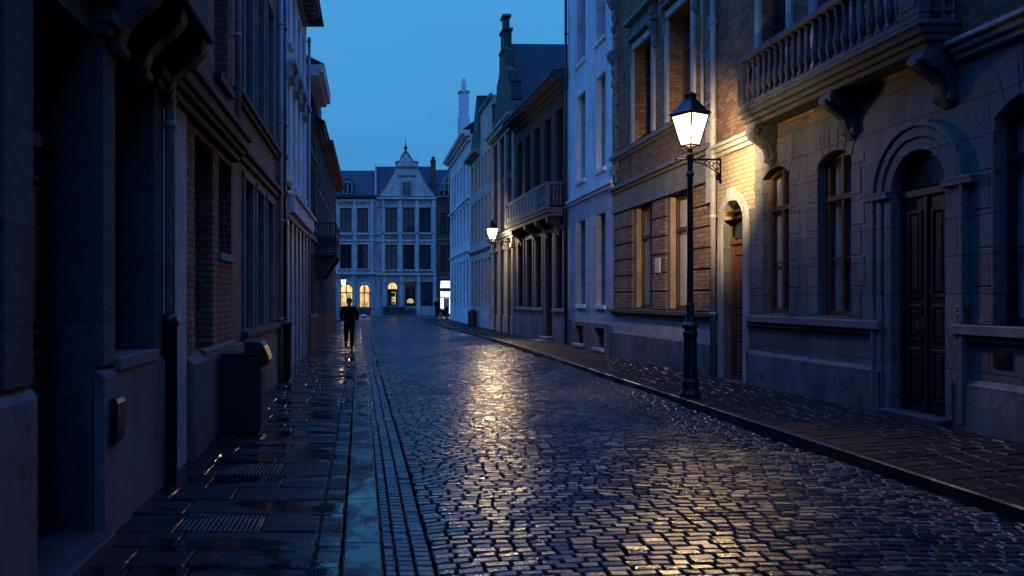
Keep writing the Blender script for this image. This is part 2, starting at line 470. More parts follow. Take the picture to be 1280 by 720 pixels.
# ---- L1 dark stone house
r, L, U = left_house('stone_house', 'dark ashlar house with rendered plinth, deep doorway and corbelled bay, nearest on the left', -22, 6.98)
dr_o = op(U(5.32), U(4.28), .12, 3.45, 0, .26)
wn_o = op(U(6.56), U(5.66), 1.28, 3.5, 0, .22)
ups = [op(U(y+.9), U(y), 4.6, 7.2, 0, .2) for y in (.2, 2.0, 4.2)]
gr = [op(U(y+1.0), U(y), 1.4, 3.5, 0, .22) for y in (-4.5, -2.4, -.4, 1.7)]
mb = MB(); facade(mb, 0, L, -.1, 13.5, [dr_o, wn_o]+ups+gr); shell(mb, 0, L, -.1, 13.5, 9)
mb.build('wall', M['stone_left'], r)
door(r, dr_o, M['wood_dk'], trans=.77)
window(r, wn_o, M['wood_dk'], M['glass'], trans=(.62,)); sill(r, wn_o, M['stone_mid'])
for o in ups+gr: window(r, o, M['wood_dk'], M['glass']); sill(r, o, M['stone_dk'])
pl = MB()
for a, b in ((5.32, 6.86), (-21.9, 4.27)):
    pl.box(U(b), U(a), -.02, .07, -.1, 1.17)
    pl.prism([(.0,1.17),(.07,1.17),(.045,1.215),(0,1.23)], 'x', U(b), U(a))
pl.build('plinth', M['plinth_left'], r, bevel=.012)
tr = MB()
for a, b in ((5.34, 5.6), (6.6, 6.86), (3.9, 4.25)):
    tr.box(U(b), U(a), -.01, .055, 1.24, 3.45)
    tr.box(U(b)-.03, U(a)+.03, -.01, .10, 3.45, 3.53); tr.box(U(b)-.05, U(a)+.05, -.01, .14, 3.53, 3.62)
tr.build('pilaster', M['stone_left'], r, bevel=.01)
cn = MB(); cornice(cn, 0, L, 0, [(.10,3.70,3.80),(.16,3.80,3.9)])
cn.build('string_course', M['stone_dk'], r, bevel=.01)
st = MB(); st.box(U(5.3), U(4.3), -.36, .16, -.1, .16); st.build('doorstep', M['stone_dk'], r, bevel=.012)
lb = MB()
lb.prism([(0,1.02),(.04,1.02),(.055,.985),(.055,.80),(.045,.745),(.03,.71),(0,.70)], 'x', U(5.60), U(5.42))
lx = lb.build('letter_box', M['iron'], r, bevel=.006); lx.location = (0,.072,0)
# corbelled oriel bay
by = MB(); by.box(U(7.0), U(5.45), 0, .42, 4.02, 12.6)
by.box(U(7.04), U(5.41), 0, .47, 3.93, 4.02); by.box(U(7.04), U(5.41), 0, .5, 4.5, 4.6)
by.build('bay', M['stone_dk'], r, bevel=.012)
for y in (6.9, 6.15, 5.55):
    cb = MB()
    cb.prism([(0,3.35),(.06,3.36),(.11,3.42),(.13,3.5),(.16,3.58),(.24,3.66),(.33,3.72),(.40,3.8),(.41,3.9),(.41,3.928),(0,3.928)], 'x', U(y)-.08, U(y)+.08)
    cb.tube([(U(y)-.1,.10,3.42),(U(y)+.1,.10,3.42)], .05, 10); cb.tube([(U(y)-.1,.36,3.86),(U(y)+.1,.36,3.86)], .055, 10)
    cb.build('corbel', M['stone_dk'], r, bevel=.006)
pipe(r, U(6.93), .10, .10, 9.5, .045, M['zinc'], shoe=(.062, 1.55))

# ---- L2 brick house with plaster pier
r, L, U = left_house('brick_house', 'red-brown brick house with tall niches under a heavy stone cornice, behind the front litter bin', 6.98, 10.62)
slot = op(U(7.22), U(7.03), .1, 3.25, 0, .2)
n1 = op(U(9.3), U(8.36), 1.13, 3.42, 0, .28)
n2 = op(U(10.5), U(9.66), 2.25, 3.42, 0, .2)
up1 = op(U(10.25), U(9.4), 4.35, 6.7, 0, .28); up2 = op(U(8.6), U(7.7), 4.35, 6.7, 0, .28)
mb = MB(); facade(mb, 0, U(7.86), -.1, 9.5, [n1, n2, up1, op(U(8.6), U(7.92), 4.35, 6.7, 0, .28)]); shell(mb, 0, L, -.1, 9.5, 9)
mb.build('wall', M['brick_l'], r)
pz = MB(); facade(pz, U(7.86), L, -.1, 3.72, [slot], .03); pz.box(U(7.86), L, -.02, .029, 3.72, 9.5)
pz.face([(U(7.86),.03,-.1),(U(7.86),0,-.1),(U(7.86),0,9.5),(U(7.86),.03,9.5)])
pz.build('plaster_pier', M['pale_plaster'], r)
door(r, slot, M['wood_dk'], v=.03, trans=.8, handle=False)
for o in (n1, n2, up1, op(U(8.6), U(7.92), 4.35, 6.7, 0, .28)):
    window(r, o, M['wood_dk'], M['glass'], trans=(.66,))
sill(r, n2, M['stone_mid'], pr=.05); sill(r, up1, M['stone_dk'])
pl = MB(); pl.box(0, U(8.62), -.02, .05, -.1, 1.12); pl.box(U(8.62), U(7.90), -.02, .09, -.1, 1.04)
pl.prism([(0,1.12),(.05,1.12),(0,1.16)], 'x', 0, U(8.62)); pl.prism([(0,1.04),(.09,1.04),(0,1.12)], 'x', U(8.62), U(7.90))
pl.build('plinth', M['brown_plaster'], r, bevel=.012)
cn = MB(); cornice(cn, 0, L, 0, [(.10,3.50,3.58),(.17,3.58,3.64),(.22,3.64,3.76),(.27,3.76,3.84),(.12,3.84,3.92)])
cn.build('cornice', M['stone_dk'], r, bevel=.012)
pipe(r, U(10.5), .09, 3.95, 9, .04, M['zinc'])

# ---- L3 brown plaster house, three tall windows
r, L, U = left_house('plaster_house', 'brown-grey plastered house with three tall windows per floor, just past the front litter bin', 10.62, 15.6)
gw = [op(U(y+.78), U(y), 1.25, 3.42, 0, .18) for y in (11.5, 12.75, 14.0)]
uw = [op(U(y+.78), U(y), 4.55, 6.9, 0, .18) for y in (11.5, 12.75, 14.0)]
mb = MB(); facade(mb, 0, L, -.1, 9.2, gw+uw); shell(mb, 0, L, -.1, 9.2, 9)
mb.build('wall', M['brown_plaster'], r)
for o in gw+uw: add_surround(r, o, M['stone_mid'], .11, .035)
for o in gw+uw: window(r, o, M['wood_dk'], M['glass'], trans=(.72,))
cn = MB(); cornice(cn, 0, L, 0, [(.06,3.62,3.72),(.13,3.72,3.8)]); cornice(cn, 0, L, 0, [(.07,4.38,4.45),(.12,4.45,4.53)])
cornice(cn, 0, U(11.3), 0, [(.04,1.08,1.14),(.10,1.14,1.235)])
cn.build('string_course', M['stone_dk'], r, bevel=.01)
pl = MB(); pl.box(0, L, -.02, .04, -.1, 1.08); pl.build('plinth', M['plinth_left'], r, bevel=.01)
pipe(r, U(15.45), .09, .1, 9, .045, M['zinc'])

# ---- L3b narrow dark house
r, L, U = left_house('narrow_house', 'narrow dark brick house one window wide with a thick pipe boot, on the left', 15.6, 17.0)
o1 = op(U(16.75), U(15.95), 1.3, 3.5, 0, .2); o2 = op(U(16.75), U(15.95), 4.7, 7.0, .12, .2)
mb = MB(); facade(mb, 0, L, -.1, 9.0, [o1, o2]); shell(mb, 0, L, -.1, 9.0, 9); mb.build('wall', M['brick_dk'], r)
for o in (o1, o2): window(r, o, M['wood_dk'], M['glass']); sill(r, o, M['stone_dk'])
cn = MB(); cornice(cn, 0, L, 0, [(.06,3.9,4.0),(.14,4.0,4.08)]); cn.build('string_course', M['stone_dk'], r)
pipe(r, U(15.75), .12, .1, 9, .05, M['iron'], shoe=(.13, 1.25))

# ---- L4 white house with shopfront cornice and hood moulds
r, L, U = left_house('white_house', 'white plastered house with bracketed eaves, hood moulds and a panelled shopfront on the left', 17.0, 22.6)
ys = (17.5, 18.75, 20.0, 21.25)
w1 = [op(U(y+.55), U(y), 4.35, 6.6, 0, .1) for y in ys]
w2 = [op(U(y+.55), U(y), 7.35, 8.75, 0, .1) for y in ys]
sh = [op(U(y+.62), U(y), 1.0, 3.3, 0, .22) for y in (17.3, 18.3, 19.3, 20.3, 21.3)]
mb = MB(); facade(mb, 0, L, -.1, 9.35, w1+w2+sh); shell(mb, 0, L, -.1, 9.35, 9); mb.build('wall', M['white_plaster'], r)
for o in w1+w2: window(r, o, M['paint_white'], M['glass']); sill(r, o, M['white_plaster'])
for o in sh: window(r, o, M['paint_grey'], M['glass'], trans=(.78,))
pn = MB()
for y in (17.1, 18.08, 19.08, 20.08, 21.08, 22.05):
    pn.box(U(y)-.09, U(y)+.09, -.01, .06, .0, 3.42)
pn.build('shop_pilasters', M['paint_grey'], r, bevel=.008)
cn = MB(); cornice(cn, 0, L, 0, [(.10,3.42,3.52),(.22,3.52,3.86),(.28,3.86,3.94)]); cn.build('shop_cornice', M['white_plaster'], r, bevel=.012)
hd = MB()
for o in w1:
    hd.box(o['u0']-.14, o['u1']+.14, -.01, .20, o['z1']+.18, o['z1']+.28)
    hd.prism([(o['u0']-.1,o['z1']+.28),(o['u1']+.1,o['z1']+.28),((o['u0']+o['u1'])/2,o['z1']+.46)], 'y', -.01, .18)
    for u in (o['u0']-.08, o['u1']+.08): hd.box(u-.06, u+.06, -.01, .13, o['z1']-.08, o['z1']+.18)
hd.build('hood_moulds', M['stone_pale'], r, bevel=.01)
cn = MB(); cornice(cn, U(21.5), L, 0, [(.12,9.0,9.1),(.46,9.22,9.36)])
for y in [17.2+.36*k for k in range(12)]: cn.box(U(y)-.06, U(y)+.06, -.01, .38, 9.1, 9.22)
cn.build('eaves', M['stone_mid'], r, bevel=.01)
rf = MB(); rf.prism([(.5,9.37),(-4.5,12.6),(-9,9.37)], 'x', -.0, L); rf.build('roof', M['slate'], r)
pipe(r, U(22.4), .09, .1, 9, .045, M['zinc'])

# ---- L5 brown house with broad eaves
r, L, U = left_house('brown_brick_house', 'dark brown brick house with broad pale eaves beyond the white plastered left house', 22.6, 26.4)
ws = [op(U(y+.75), U(y), z, z+1.9, 0, .18) for y in (23.1, 24.3, 25.4) for z in (1.2, 3.9, 6.1)]
mb = MB(); facade(mb, 0, L, -.1, 8.2, ws); shell(mb, 0, L, -.1, 8.2, 9); mb.build('wall', M['brick_dk'], r)
for o in ws: window(r, o, M['paint_grey'], M['glass']); sill(r, o, M['stone_mid'])
cn = MB(); cornice(cn, 0, L, 0, [(.06,3.5,3.65)]); cn.build('string_course', M['stone_mid'], r)
cn = MB(); cornice(cn, -.0, L, 0, [(.35,8.0,8.1),(.48,8.1,8.32)]); cn.build('eaves', M['white_plaster'], r, bevel=.01)
rf = MB(); rf.prism([(.5,8.33),(-4,10.6),(-9,8.33)], 'x', 0, L); rf.build('roof', M['slate'], r)

# ---- L6 end house with iron balcony
r, L, U = left_house('balcony_house', 'dark end house on the left with a black iron balcony on a curved stone bracket', 26.4, 41.5)
ws = [op(U(y+.85), U(y), z, z+2.0, 0, .18) for y in (27.3, 29.1, 31.2, 33.2, 35.2, 37.2, 39.3) for z in (1.1, 3.3, 5.6)]
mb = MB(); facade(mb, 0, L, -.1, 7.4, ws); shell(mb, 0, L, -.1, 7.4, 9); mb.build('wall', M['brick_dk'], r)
for o in ws: window(r, o, M['wood_dk'], M['glass'])
for o in ws: add_surround(r, o, M['stone_mid'], .12, .05)
cn = MB(); cornice(cn, 0, U(29.5), 0, [(.2,7.2,7.32),(.42,7.32,7.55)]); cornice(cn, U(29.5), L, 0, [(.16,7.2,7.32),(.26,7.32,7.5)]); cn.build('eaves', M['stone_dk'], r, bevel=.01)
rf = MB(); rf.prism([(.3,7.56),(-4,10.0),(-9,7.56)], 'x', 0, L); rf.build('roof', M['slate'], r)
gb = MB(); gb.prism([(U(28.6),7.5),(U(26.6),7.5),(U(26.9),8.3),(U(27.3),8.6),(U(27.6),9.3),(U(27.9),8.6),(U(28.3),8.3)], 'y', -.2, .06); gb.build('gable', M['stone_dk'], r, bevel=.01)
bl = MB(); a, b = U(29.6), U(26.7)
bl.box(a, b, 0, .68, 3.12, 3.24); bl.prism([(0,2.35),(.2,2.42),(.36,2.62),(.48,2.86),(.62,3.0),(.64,3.12),(0,3.12)], 'x', b-.5, b-.1)
bl.prism([(0,2.35),(.2,2.42),(.36,2.62),(.48,2.86),(.62,3.0),(.64,3.12),(0,3.12)], 'x', a+.1, a+.5)
bal = bl.build('balcony', M['stone_dk'], r, bevel=.01)
ir = MB()
k = 24
for i in range(k+1):
    u = a+.04+(b-a-.08)*i/k; ir.box(u-.012, u+.012, .63, .655, 3.24, 4.22)
for j in range(7):
    v = .06+.56*j/6; ir.box(b-.05, b-.026, v-.012, v+.012, 3.24, 4.22)
for z in (3.34, 3.8, 4.22):
    ir.box(a+.02, b-.02, .62, .665, z-.02, z+.02); ir.box(b-.062, b-.015, .0, .64, z-.022, z+.018)
for i in range(k):
    u = a+.04+(b-a-.08)*(i+.5)/k
    ir.box(u-.05, u+.05, .632, .65, 3.40, 3.74)
for j in range(6):
    v = .06+.56*(j+.5)/6; ir.box(b-.046, b-.03, v-.042, v+.042, 3.40, 3.74)
ir.build('iron_railing', M['iron'], bal)

# =================================================================== RIGHT SIDE
def right_house(name, label, ya, yb, xa=XR, xb=XR):
    """u ~ Y - ya"""
    r, L = house(name, label, (xa, ya), (xb, yb))
    return r, L, (lambda y: (y-ya)*L/(yb-ya))

# ---- R1 stone ground floor, balcony, brick above
r, L, U = right_house('balcony_stone_house', 'stone and brick house with a balustraded balcony over its big door, nearest on the right', -22, 15.75)
d1 = op(U(14.58), U(15.48), .16, 3.55, .40, .15)
w1 = op(U(13.03), U(13.93), 1.44, 3.92, .16, .13)
w2 = op(U(11.34), U(12.20), 1.44, 3.88, .16, .13)
d2 = op(U(9.46), U(10.44), .26, 3.55, .49, .10)
w3 = op(U(7.8), U(8.74), 1.40, 3.85, .2, .13)
bk = [op(U(y), U(y+1.0), 1.4, 3.85, .2, .26) for y in (5.6, 3.2, .8, -2, -4.5)]
tw = [op(U(y), U(y+.95), 5.0, 8.2, 0, .22) for y in (-4.6, -2, .6, 3.2, 5.6, 7.6)]
bw = [op(U(13.05), U(13.95), 4.96, 8.0, 0, .2), op(U(11.3), U(12.2), 4.96, 8.0, 0, .2), op(U(9.5), U(10.4), 4.96, 8.0, 0, .2)]
mb = MB(); facade(mb, 0, U(14.2), -.1, 4.5, [w1, w2, d2, w3]+bk)
facade(mb, U(14.2), L, -.1, 3.30, [op(U(14.58), U(15.48), .16, 3.35, 0, .15)])
mb2 = MB()
mb.build('wall', M['ashlar_r'], r)
# the arched door's opening is completed by the stone arch ring
ub = MB(); facade(ub, 0, L, 4.5, 14.5, tw+bw); shell(ub, 0, L, -.1, 14.5, 10); ub.build('upper_wall', M['brick_r'], r)
yb_ = MB(); facade(yb_, U(14.2), L, 3.30, 4.5, [op(U(14.58), U(15.48), 3.2, 3.55, .40, .15)]); yb_.build('brick_spandrel', M['brick_y'], r)
door(r, d1, M['wood_red'], trans=.77, panels=3)['label'] = 'red-brown panelled door in a pointed stone arch'
door(r, d2, M['wood_dk'], trans=.84, panels=3, leafs=2)['label'] = 'tall dark double door under a round moulded arch'
for o in (w1, w2): window(r, o, M['wood_brown'], M['glass_clear'], fw=.08, trans=(.72,), curtain=True, bars=1)
window(r, w3, M['wood_dk'], M['glass_clear'], fw=.08, trans=(.74,), curtain=True, bars=1)
for o in bk: window(r, o, M['wood_dk'], M['glass'], fw=.08, trans=(.74,))
for o in tw+bw: window(r, o, M['wood_dk'], M['glass'], fw=.08, trans=(.7,))
add_surround(r, d1, M['stone_pale'], .16, .05, name='door_surround', key=True)
sr = MB(); surround(sr, d2, .15, .03)
o = dict(d2); o['u0'] -= .16; o['u1'] += .16; o['z1'] += .16; o['rise'] = .65; surround(sr, o, .12, .055)
o = dict(o); o['u0'] -= .13; o['u1'] += .13; o['z1'] += .13; o['rise'] = .78; surround(sr, o, .06, .085)
sr.box(d2['u0']-.5, d2['u0']-.005, -.01, .095, 3.0, 3.1); sr.box(d2['u1']+.005, d2['u1']+.5, -.01, .095, 3.0, 3.1)
sr.build('door_surround', M['ashlar_r'], r, bevel=.01)
for o in (w1, w2, w3):   # voussoirs and jamb quoins of each window
    vs = MB()
    p = arch_pts(o['u0'], o['u1'], o['z1']-o['rise'], o['rise'], 5); q = arch_pts(o['u0']-.18, o['u1']+.18, o['z1']-o['rise']+.36, o['rise']+.02, 5)
    for k in range(5):
        g = .006
        vs.prism([(p[k][0]+g,p[k][1]+.004),(p[k+1][0]-g,p[k+1][1]+.004),(q[k+1][0]-g,q[k+1][1]),(q[k][0]+g,q[k][1])], 'y', -.01, .010)
    z = o['z0']
    k = 0
    while z < o['z1']-o['rise']-.1:
        h = min(.43, o['z1']-o['rise']-z)
        ww = .30 if k % 2 else .22
        vs.box(o['u0']-ww, o['u0']-.003, -.01, .010, z+.006, z+h-.006); vs.box(o['u1']+.003, o['u1']+ww, -.01, .010, z+.006, z+h-.006)
        z += h; k += 1
    vs.build('window_quoins', M['ashlar_r'], r, bevel=.008)
segs = [(-22, 9.28), (10.62, 14.38)]
for a, b in segs:
    pl = MB(); pl.box(U(a), U(b), -.02, .07, -.1, .72); pl.prism([(0,.72),(.07,.72),(0,.79)], 'x', U(a), U(b))
    pl.build('plinth', M['plinth_r'], r, bevel=.012)
for a, b in segs:
    sl = MB(); sl.box(U(a), U(b), -.02, .10, 1.28, 1.40); sl.box(U(a)+.002, U(b)-.002, -.02, .05, 1.21, 1.28)
    sl.build('sill_course', M['stone_mid'], r, bevel=.012)
for a, b in ((-22, 9.25), (13.9, 15.72)):
    cn = MB(); cornice(cn, U(a), U(b), 0, [(.08,4.44,4.52),(.14,4.52,4.60),(.20,4.60,4.66)])
    cn.build('string_course', M['stone_pale'], r, bevel=.012)
st = MB(); st.box(U(9.4), U(10.5), -.40, .16, -.1, .27); st.build('doorstep', M['stone_dk'], r, bevel=.015)
st = MB(); st.box(U(14.5), U(15.55), -.36, .14, -.1, .17); st.build('doorstep', M['stone_dk'], r, bevel=.015)
# windows on the balcony get stone surrounds
for o in bw: add_surround(r, o, M['stone_pale'], .16, .06)
# balcony
PJ = .46
ya, yb = 9.25, 13.87
bl = MB(); bl.box(U(ya), U(yb), 0, PJ, 4.78, 4.94); bl.box(U(ya)+.03, U(yb)-.03, 0, PJ-.06, 4.70, 4.78); bl.box(U(ya)-.04, U(yb)+.04, 0, PJ+.05, 4.86, 4.91)
bl.box(U(ya)+.08, U(yb)-.08, 0, PJ-.12, 4.62, 4.70)
bal = bl.build('balcony', M['stone_balcony'], r, bevel=.012)
rl = MB(); rl.box(U(ya)-.02, U(yb)+.02, PJ-.15, PJ+.02, 5.73, 5.83); rl.box(U(ya)-.02, U(ya)+.12, 0, PJ-.15, 5.732, 5.828); rl.box(U(yb)-.12, U(yb)+.02, 0, PJ-.15, 5.732, 5.828)
rl.box(U(ya)+.02, U(yb)-.02, PJ-.14, PJ-.0, 4.94, 5.02)
rl.build('handrail', M['stone_balcony'], bal, bevel=.012)
for y, w in ((9.45, .19), (13.78, .10)):
    pd = MB(); pd.box(U(y)-w, U(y)+w, PJ-.135, PJ+.005, 5.02, 5.73); pd.box(U(y)-w+.05, U(y)+w-.05, PJ, PJ+.02, 5.1, 5.65)
    pd.build('pedestal', M['stone_balcony'], bal, bevel=.01)
prof = [(.05,0),(.05,.04),(.032,.055),(.028,.08),(.045,.13),(.058,.2),(.052,.27),(.034,.37),(.026,.47),(.028,.55),(.04,.58),(.04,.6),(.03,.62),(.05,.66),(.05,.71)]
b0 = MB(); b0.lathe(prof, 0, 0, 10); b0 = b0.build('baluster', M['stone_balcony'], bal, smooth=True)
nb = 22; first = True
spots = [(U(9.72)+(U(13.62)-U(9.72))*i/(nb-1), PJ-.07) for i in range(nb)] + [(U(ya)+.05, .09), (U(ya)+.05, .24), (U(yb)-.05, .09), (U(yb)-.05, .24)]
for (u, v) in spots:
    o = b0 if first else b0.copy()
    if not first: C.objects.link(o); o.parent = bal
    o.location = (u, v, 5.02); first = False
for y in (9.42, 11.3, 13.55):
    cb = MB()
    cb.prism([(0,3.98),(.05,3.99),(.08,4.05),(.09,4.15),(.13,4.27),(.22,4.36),(.32,4.40),(.40,4.46),(.41,4.55),(.36,4.615),(0,4.615)], 'x', U(y)-.13, U(y)+.13)
    cb.prism([(0,3.93),(.04,3.94),(.12,4.08),(.17,4.22),(.27,4.31),(.36,4.36),(.44,4.44),(.44,4.50),(0,4.50)], 'x', U(y)-.06, U(y)+.06)
    cb.tube([(U(y)-.15,.36,4.51),(U(y)+.15,.36,4.51)], .06, 12); cb.tube([(U(y)-.15,.05,4.06),(U(y)+.15,.05,4.06)], .05, 12)
    cb.build('console', M['stone_balcony'], bal, bevel=.008)
pipe(r, U(15.69), .11, .2, 12, .055, M['zinc'])
pt = MB(); pt.box(U(9.08), U(9.25), 0, .05, 1.46, 1.64); pt.box(U(9.1), U(9.23), .05, .065, 1.55, 1.62); pt.box(U(9.11), U(9.15), .05, .07, 1.49, 1.53); pt.box(U(9.18), U(9.22), .05, .07, 1.49, 1.53)
pt.build('doorbell_panel', M['brass'], r, bevel=.005)
vt = MB(); vt.box(U(8.5), U(8.74), 0, .015, .95, 1.13)
for k in range(5): vt.box(U(8.52), U(8.72), .015, .024, .965+k*.032, .982+k*.032)
vt.build('air_vent', M['iron'], r)
bb = MB(); bb.box(U(10.72), U(10.78), .02, .045, 1.75, 1.87); bb.lathe([(.012,0),(.012,.01)], 0, 0, 8)
bb = MB(); bb.box(U(10.72), U(10.78), .02, .045, 1.75, 1.87); bb.box(U(10.735), U(10.765), .045, .055, 1.79, 1.82)
bb.build('door_bell', M['brass'], r, bevel=.004)

# ---- R2 banded brick house
r, L, U = right_house('banded_brick_house', 'ornate banded brick house with stone trim, lit by the near lamp', 15.75, 22.5)
gw = [op(U(19.4), U(20.85), 1.45, 4.05, 0, .22), op(U(17.0), U(18.5), 1.45, 4.05, 0, .22)]
uw = [op(U(19.35), U(20.7), 5.72, 8.1, 0, .30), op(U(16.95), U(18.3), 5.72, 8.1, 0, .30)]
bsm = op(U(21.35), U(21.6), .9, 1.12, 0, .1)
mb = MB(); facade(mb, 0, L, 4.05, 12.6, uw); shell(mb, 0, L, -.1, 12.6, 10); mb.build('upper_wall', M['brick_r'], r)
# ground storey: rusticated piers with recessed joints
pb = MB(); facade(pb, 0, L, -.1, 4.05, gw, -.03); pb.build('wall', M['stone_dk'], r)
piers = [(.02, gw[1]['u0']-.001), (gw[1]['u1']+.001, gw[0]['u0']-.001), (gw[0]['u1']+.001, L-.02)]
for a, b in piers:
    z = 1.42; pr = MB()
    while z < 4.0:
        h = min(.435, 4.04-z); pr.box(a, b, -.06, .02+random.uniform(-.004,.004), z+.012, z+h-.012); z += h
    pr.build('rusticated_pier', M['brick_band'], r, bevel=.018)
for left in (0, 1):
    qn = MB(); z = 4.9; k = 0
    while z < 12:
        if True:
            w = .42 if k % 2 else .28
            if left: qn.box(L-w, L+.012, -.05, .035, z+.006, z+.30)
            else: qn.box(-.0, w, -.05, .035, z+.006, z+.30)
        z += .31; k += 1
    qn.build('quoins', M['stone_mid'], r, bevel=.012)
for o in gw:
    window(r, o, M['wood_brown'], M['glass_clear'], fw=.09, trans=(.7,), mull=1, curtain=True); 
for o in uw: window(r, o, M['wood_brown'], M['glass'], fw=.09, trans=(.68,), mull=1)
for o in gw:
    for u in (o['u0'], o['u1']):   # pale jamb shafts inside the reveal
        sgn = 1 if u == o['u0'] else -1
        sr = MB(); sr.box(u+.002*sgn, u+.10*sgn, -.20, -.07, 1.46, 4.04); sr.build('jamb_shaft', M['stone_ochre'], r, bevel=.012)
for o in uw: add_surround(r, o, M['stone_pale'], .17, .06)
for o in uw:
    e = MB()
    e.box(o['u0']-.30, o['u1']+.30, -.01, .16, 8.36, 8.46); e.box(o['u0']-.24, o['u1']+.24, -.01, .07, 8.46, 8.80); e.box(o['u0']-.34, o['u1']+.34, -.01, .22, 8.80, 8.92); e.box(o['u0']-.30, o['u1']+.30, -.01, .17, 8.92, 8.98)
    for u in (o['u0']-.17, o['u1']+.17):
        e.prism([(0,7.7),(.06,7.72),(.09,7.85),(.08,8.0),(.12,8.15),(.17,8.25),(.17,8.355),(0,8.355)], 'x', u-.09, u+.09)
        e.lathe([(.0,8.50),(.08,8.52),(.09,8.62),(.07,8.72),(0,8.76)], u, .08, 10)
    e.build('window_hood', M['stone_mid'], r, bevel=.012)
cn = MB(); cornice(cn, 0, L, 0, [(.05,4.06,4.20),(.03,4.20,4.60),(.09,4.60,4.68),(.17,4.68,4.78)]); cn.build('string_course', M['stone_mid'], r, bevel=.012); cn = MB(); cornice(cn, .0, L, 0, [(.06,5.48,5.56),(.13,5.56,5.66)])
cn.build('string_course', M['stone_mid'], r, bevel=.012)
for zc in (8.35, 9.9):
    cs = MB()
    cs.prism([(0,zc-.55),(.05,zc-.53),(.1,zc-.35),(.08,zc-.15),(.17,zc-.02),(.22,zc+.1),(.22,zc+.2),(0,zc+.2)], 'x', L-.40, L-.05)
    cs.lathe([(0,zc-.82),(.07,zc-.8),(.1,zc-.7),(.06,zc-.58),(0,zc-.50)], L-.22, .05, 10)
    cs.build('scroll_ornament', M['stone_mid'], r, bevel=.01)
cs = MB(); cs.lathe([(0,5.1),(.07,5.12),(.1,5.24),(.06,5.36),(0,5.4)], L-.22, .07, 10); cs.build('boss', M['stone_mid'], r)
pl = MB(); pl.box(.0, L, -.02, .09, -.1, .76); pl.prism([(0,.76),(.09,.76),(0,.82)], 'x', 0, L); pl.build('plinth', M['plinth_r'], r, bevel=.012)
dd = MB(); dd.box(0, L, -.02, .03, .8, 1.27); dd.build('dado', M['pale_plaster'], r)
sl = MB(); sl.box(0, L+.05, -.03, .16, 1.32, 1.42); sl.box(0, L+.03, -.03, .10, 1.26, 1.32); sl.build('sill_course', M['stone_dk'], r, bevel=.012)
pq = MB(); pq.box(U(18.78), U(19.12), .02, .045, 2.30, 2.66); pq.build('wall_plaque', M['plate'], r, bevel=.004)
pp = MB(); pp.box(.02, .30, -.01, .11, 3.6, 5.2); pp.box(-.0, .34, -.01, .15, 5.2, 5.28); pp.box(.06,.26,.11,.13,4.72,5.1); pp.build('corner_pilaster', M['stone_pale'], r, bevel=.012)
pipe(r, .1, .26, 5.3, 12, .03, M['zinc'])

# ---- R3 white house
r, L, U = right_house('white_block_house', 'tall plain white house with deep narrow windows between two brick houses on the right', 22.5, 27.8)
gw = [op(U(23.3), U(24.25), 1.5, 4.22, 0, .32), op(U(25.5), U(26.55), 1.5, 4.22, 0, .32)]
u1 = [op(U(23.3), U(24.25), 5.55, 8.35, 0, .3), op(U(25.5), U(26.55), 5.55, 8.35, 0, .3)]
u2 = [op(U(23.3), U(24.25), 9.4, 11.9, 0, .3), op(U(25.5), U(26.55), 9.4, 11.9, 0, .3)]
bs = [op(U(23.3), U(24.3), .22, .82, 0, .3), op(U(25.6), U(26.6), .22, .82, 0, .3)]
mb = MB(); facade(mb, 0, L, .95, 4.9, gw); mb.build('wall', M['white_block'], r)
mb = MB(); facade(mb, 0, L, 4.9, 14.6, u1+u2); shell(mb, 0, L, -.1, 14.6, 10); mb.build('upper_wall', M['white_plaster'], r)
mb = MB(); facade(mb, 0, L, -.1, .95, bs, .05); mb.face([(0,.05,.95),(L,.05,.95),(L,-.02,.97),(0,-.02,.97)]); mb.face([(0,.05,-.1),(0,-.02,-.1),(0,-.02,.97),(0,.05,.95)])
mb.face([(L,.05,-.1),(L,-.02,-.1),(L,-.02,.97),(L,.05,.95)]); mb.build('plinth', M['plinth_r'], r)
for o in gw+u1+u2: window(r, o, M['wood_dk'], M['glass'], trans=(.7,)); sill(r, o, M['white_plaster'], pr=.07, h=.12)
for o in bs: window(r, o, M['iron'], M['glass'], mull=3, trans=(), v=.05, name='basement_window'); sill(r, o, M['stone_pale'], v=.05, pr=.10, h=.09)
cn = MB(); cornice(cn, 0, L, 0, [(.06,4.84,4.94),(.12,4.94,5.02)]); cn.build('string_course', M['white_plaster'], r, bevel=.012)
pipe(r, L-.1, .09, .15, 13, .05, M['iron'])

# ---- R4 brick house with balcony
r, L, U = right_house('brick_balcony_house', 'lower dark brick house with a stone balcony and long eaves, midway along the right side', 27.8, 35.9, 6.8, 6.45)
gw = [op(U(y), U(y+.95), 1.35, 4.15, 0, .25) for y in (28.3, 31.2, 32.7, 34.3)]
gd = op(U(29.65), U(30.7), .2, 4.15, 0, .3)
uw = [op(U(y), U(y+.95), 5.05, 6.75, 0, .22) for y in (28.4, 30.0, 31.6, 33.2, 34.6)]
tw = [op(U(y), U(y+.95), 7.05, 8.9, 0, .22) for y in (28.4, 30.0, 31.6, 33.2, 34.6)]
uw = [op(o['u0'], o['u1'], 5.0, 8.55, 0, .22) for o in uw]
mb = MB(); facade(mb, 0, L, -.1, 9.4, gw+[gd]+uw); shell(mb, 0, L, -.1, 9.4, 10); mb.build('wall', M['brick_dk'], r)
for o in gw: window(r, o, M['wood_dk'], M['glass'], trans=(.72,))
for o in uw: window(r, o, M['wood_dk'], M['glass'], trans=(.5,.75))
door(r, gd, M['wood_dk'], trans=.78)
for o in gw: add_surround(r, o, M['stone_mid'], .16, .05)
add_surround(r, gd, M['stone_mid'], .16, .05, name='door_surround')
pl = MB()
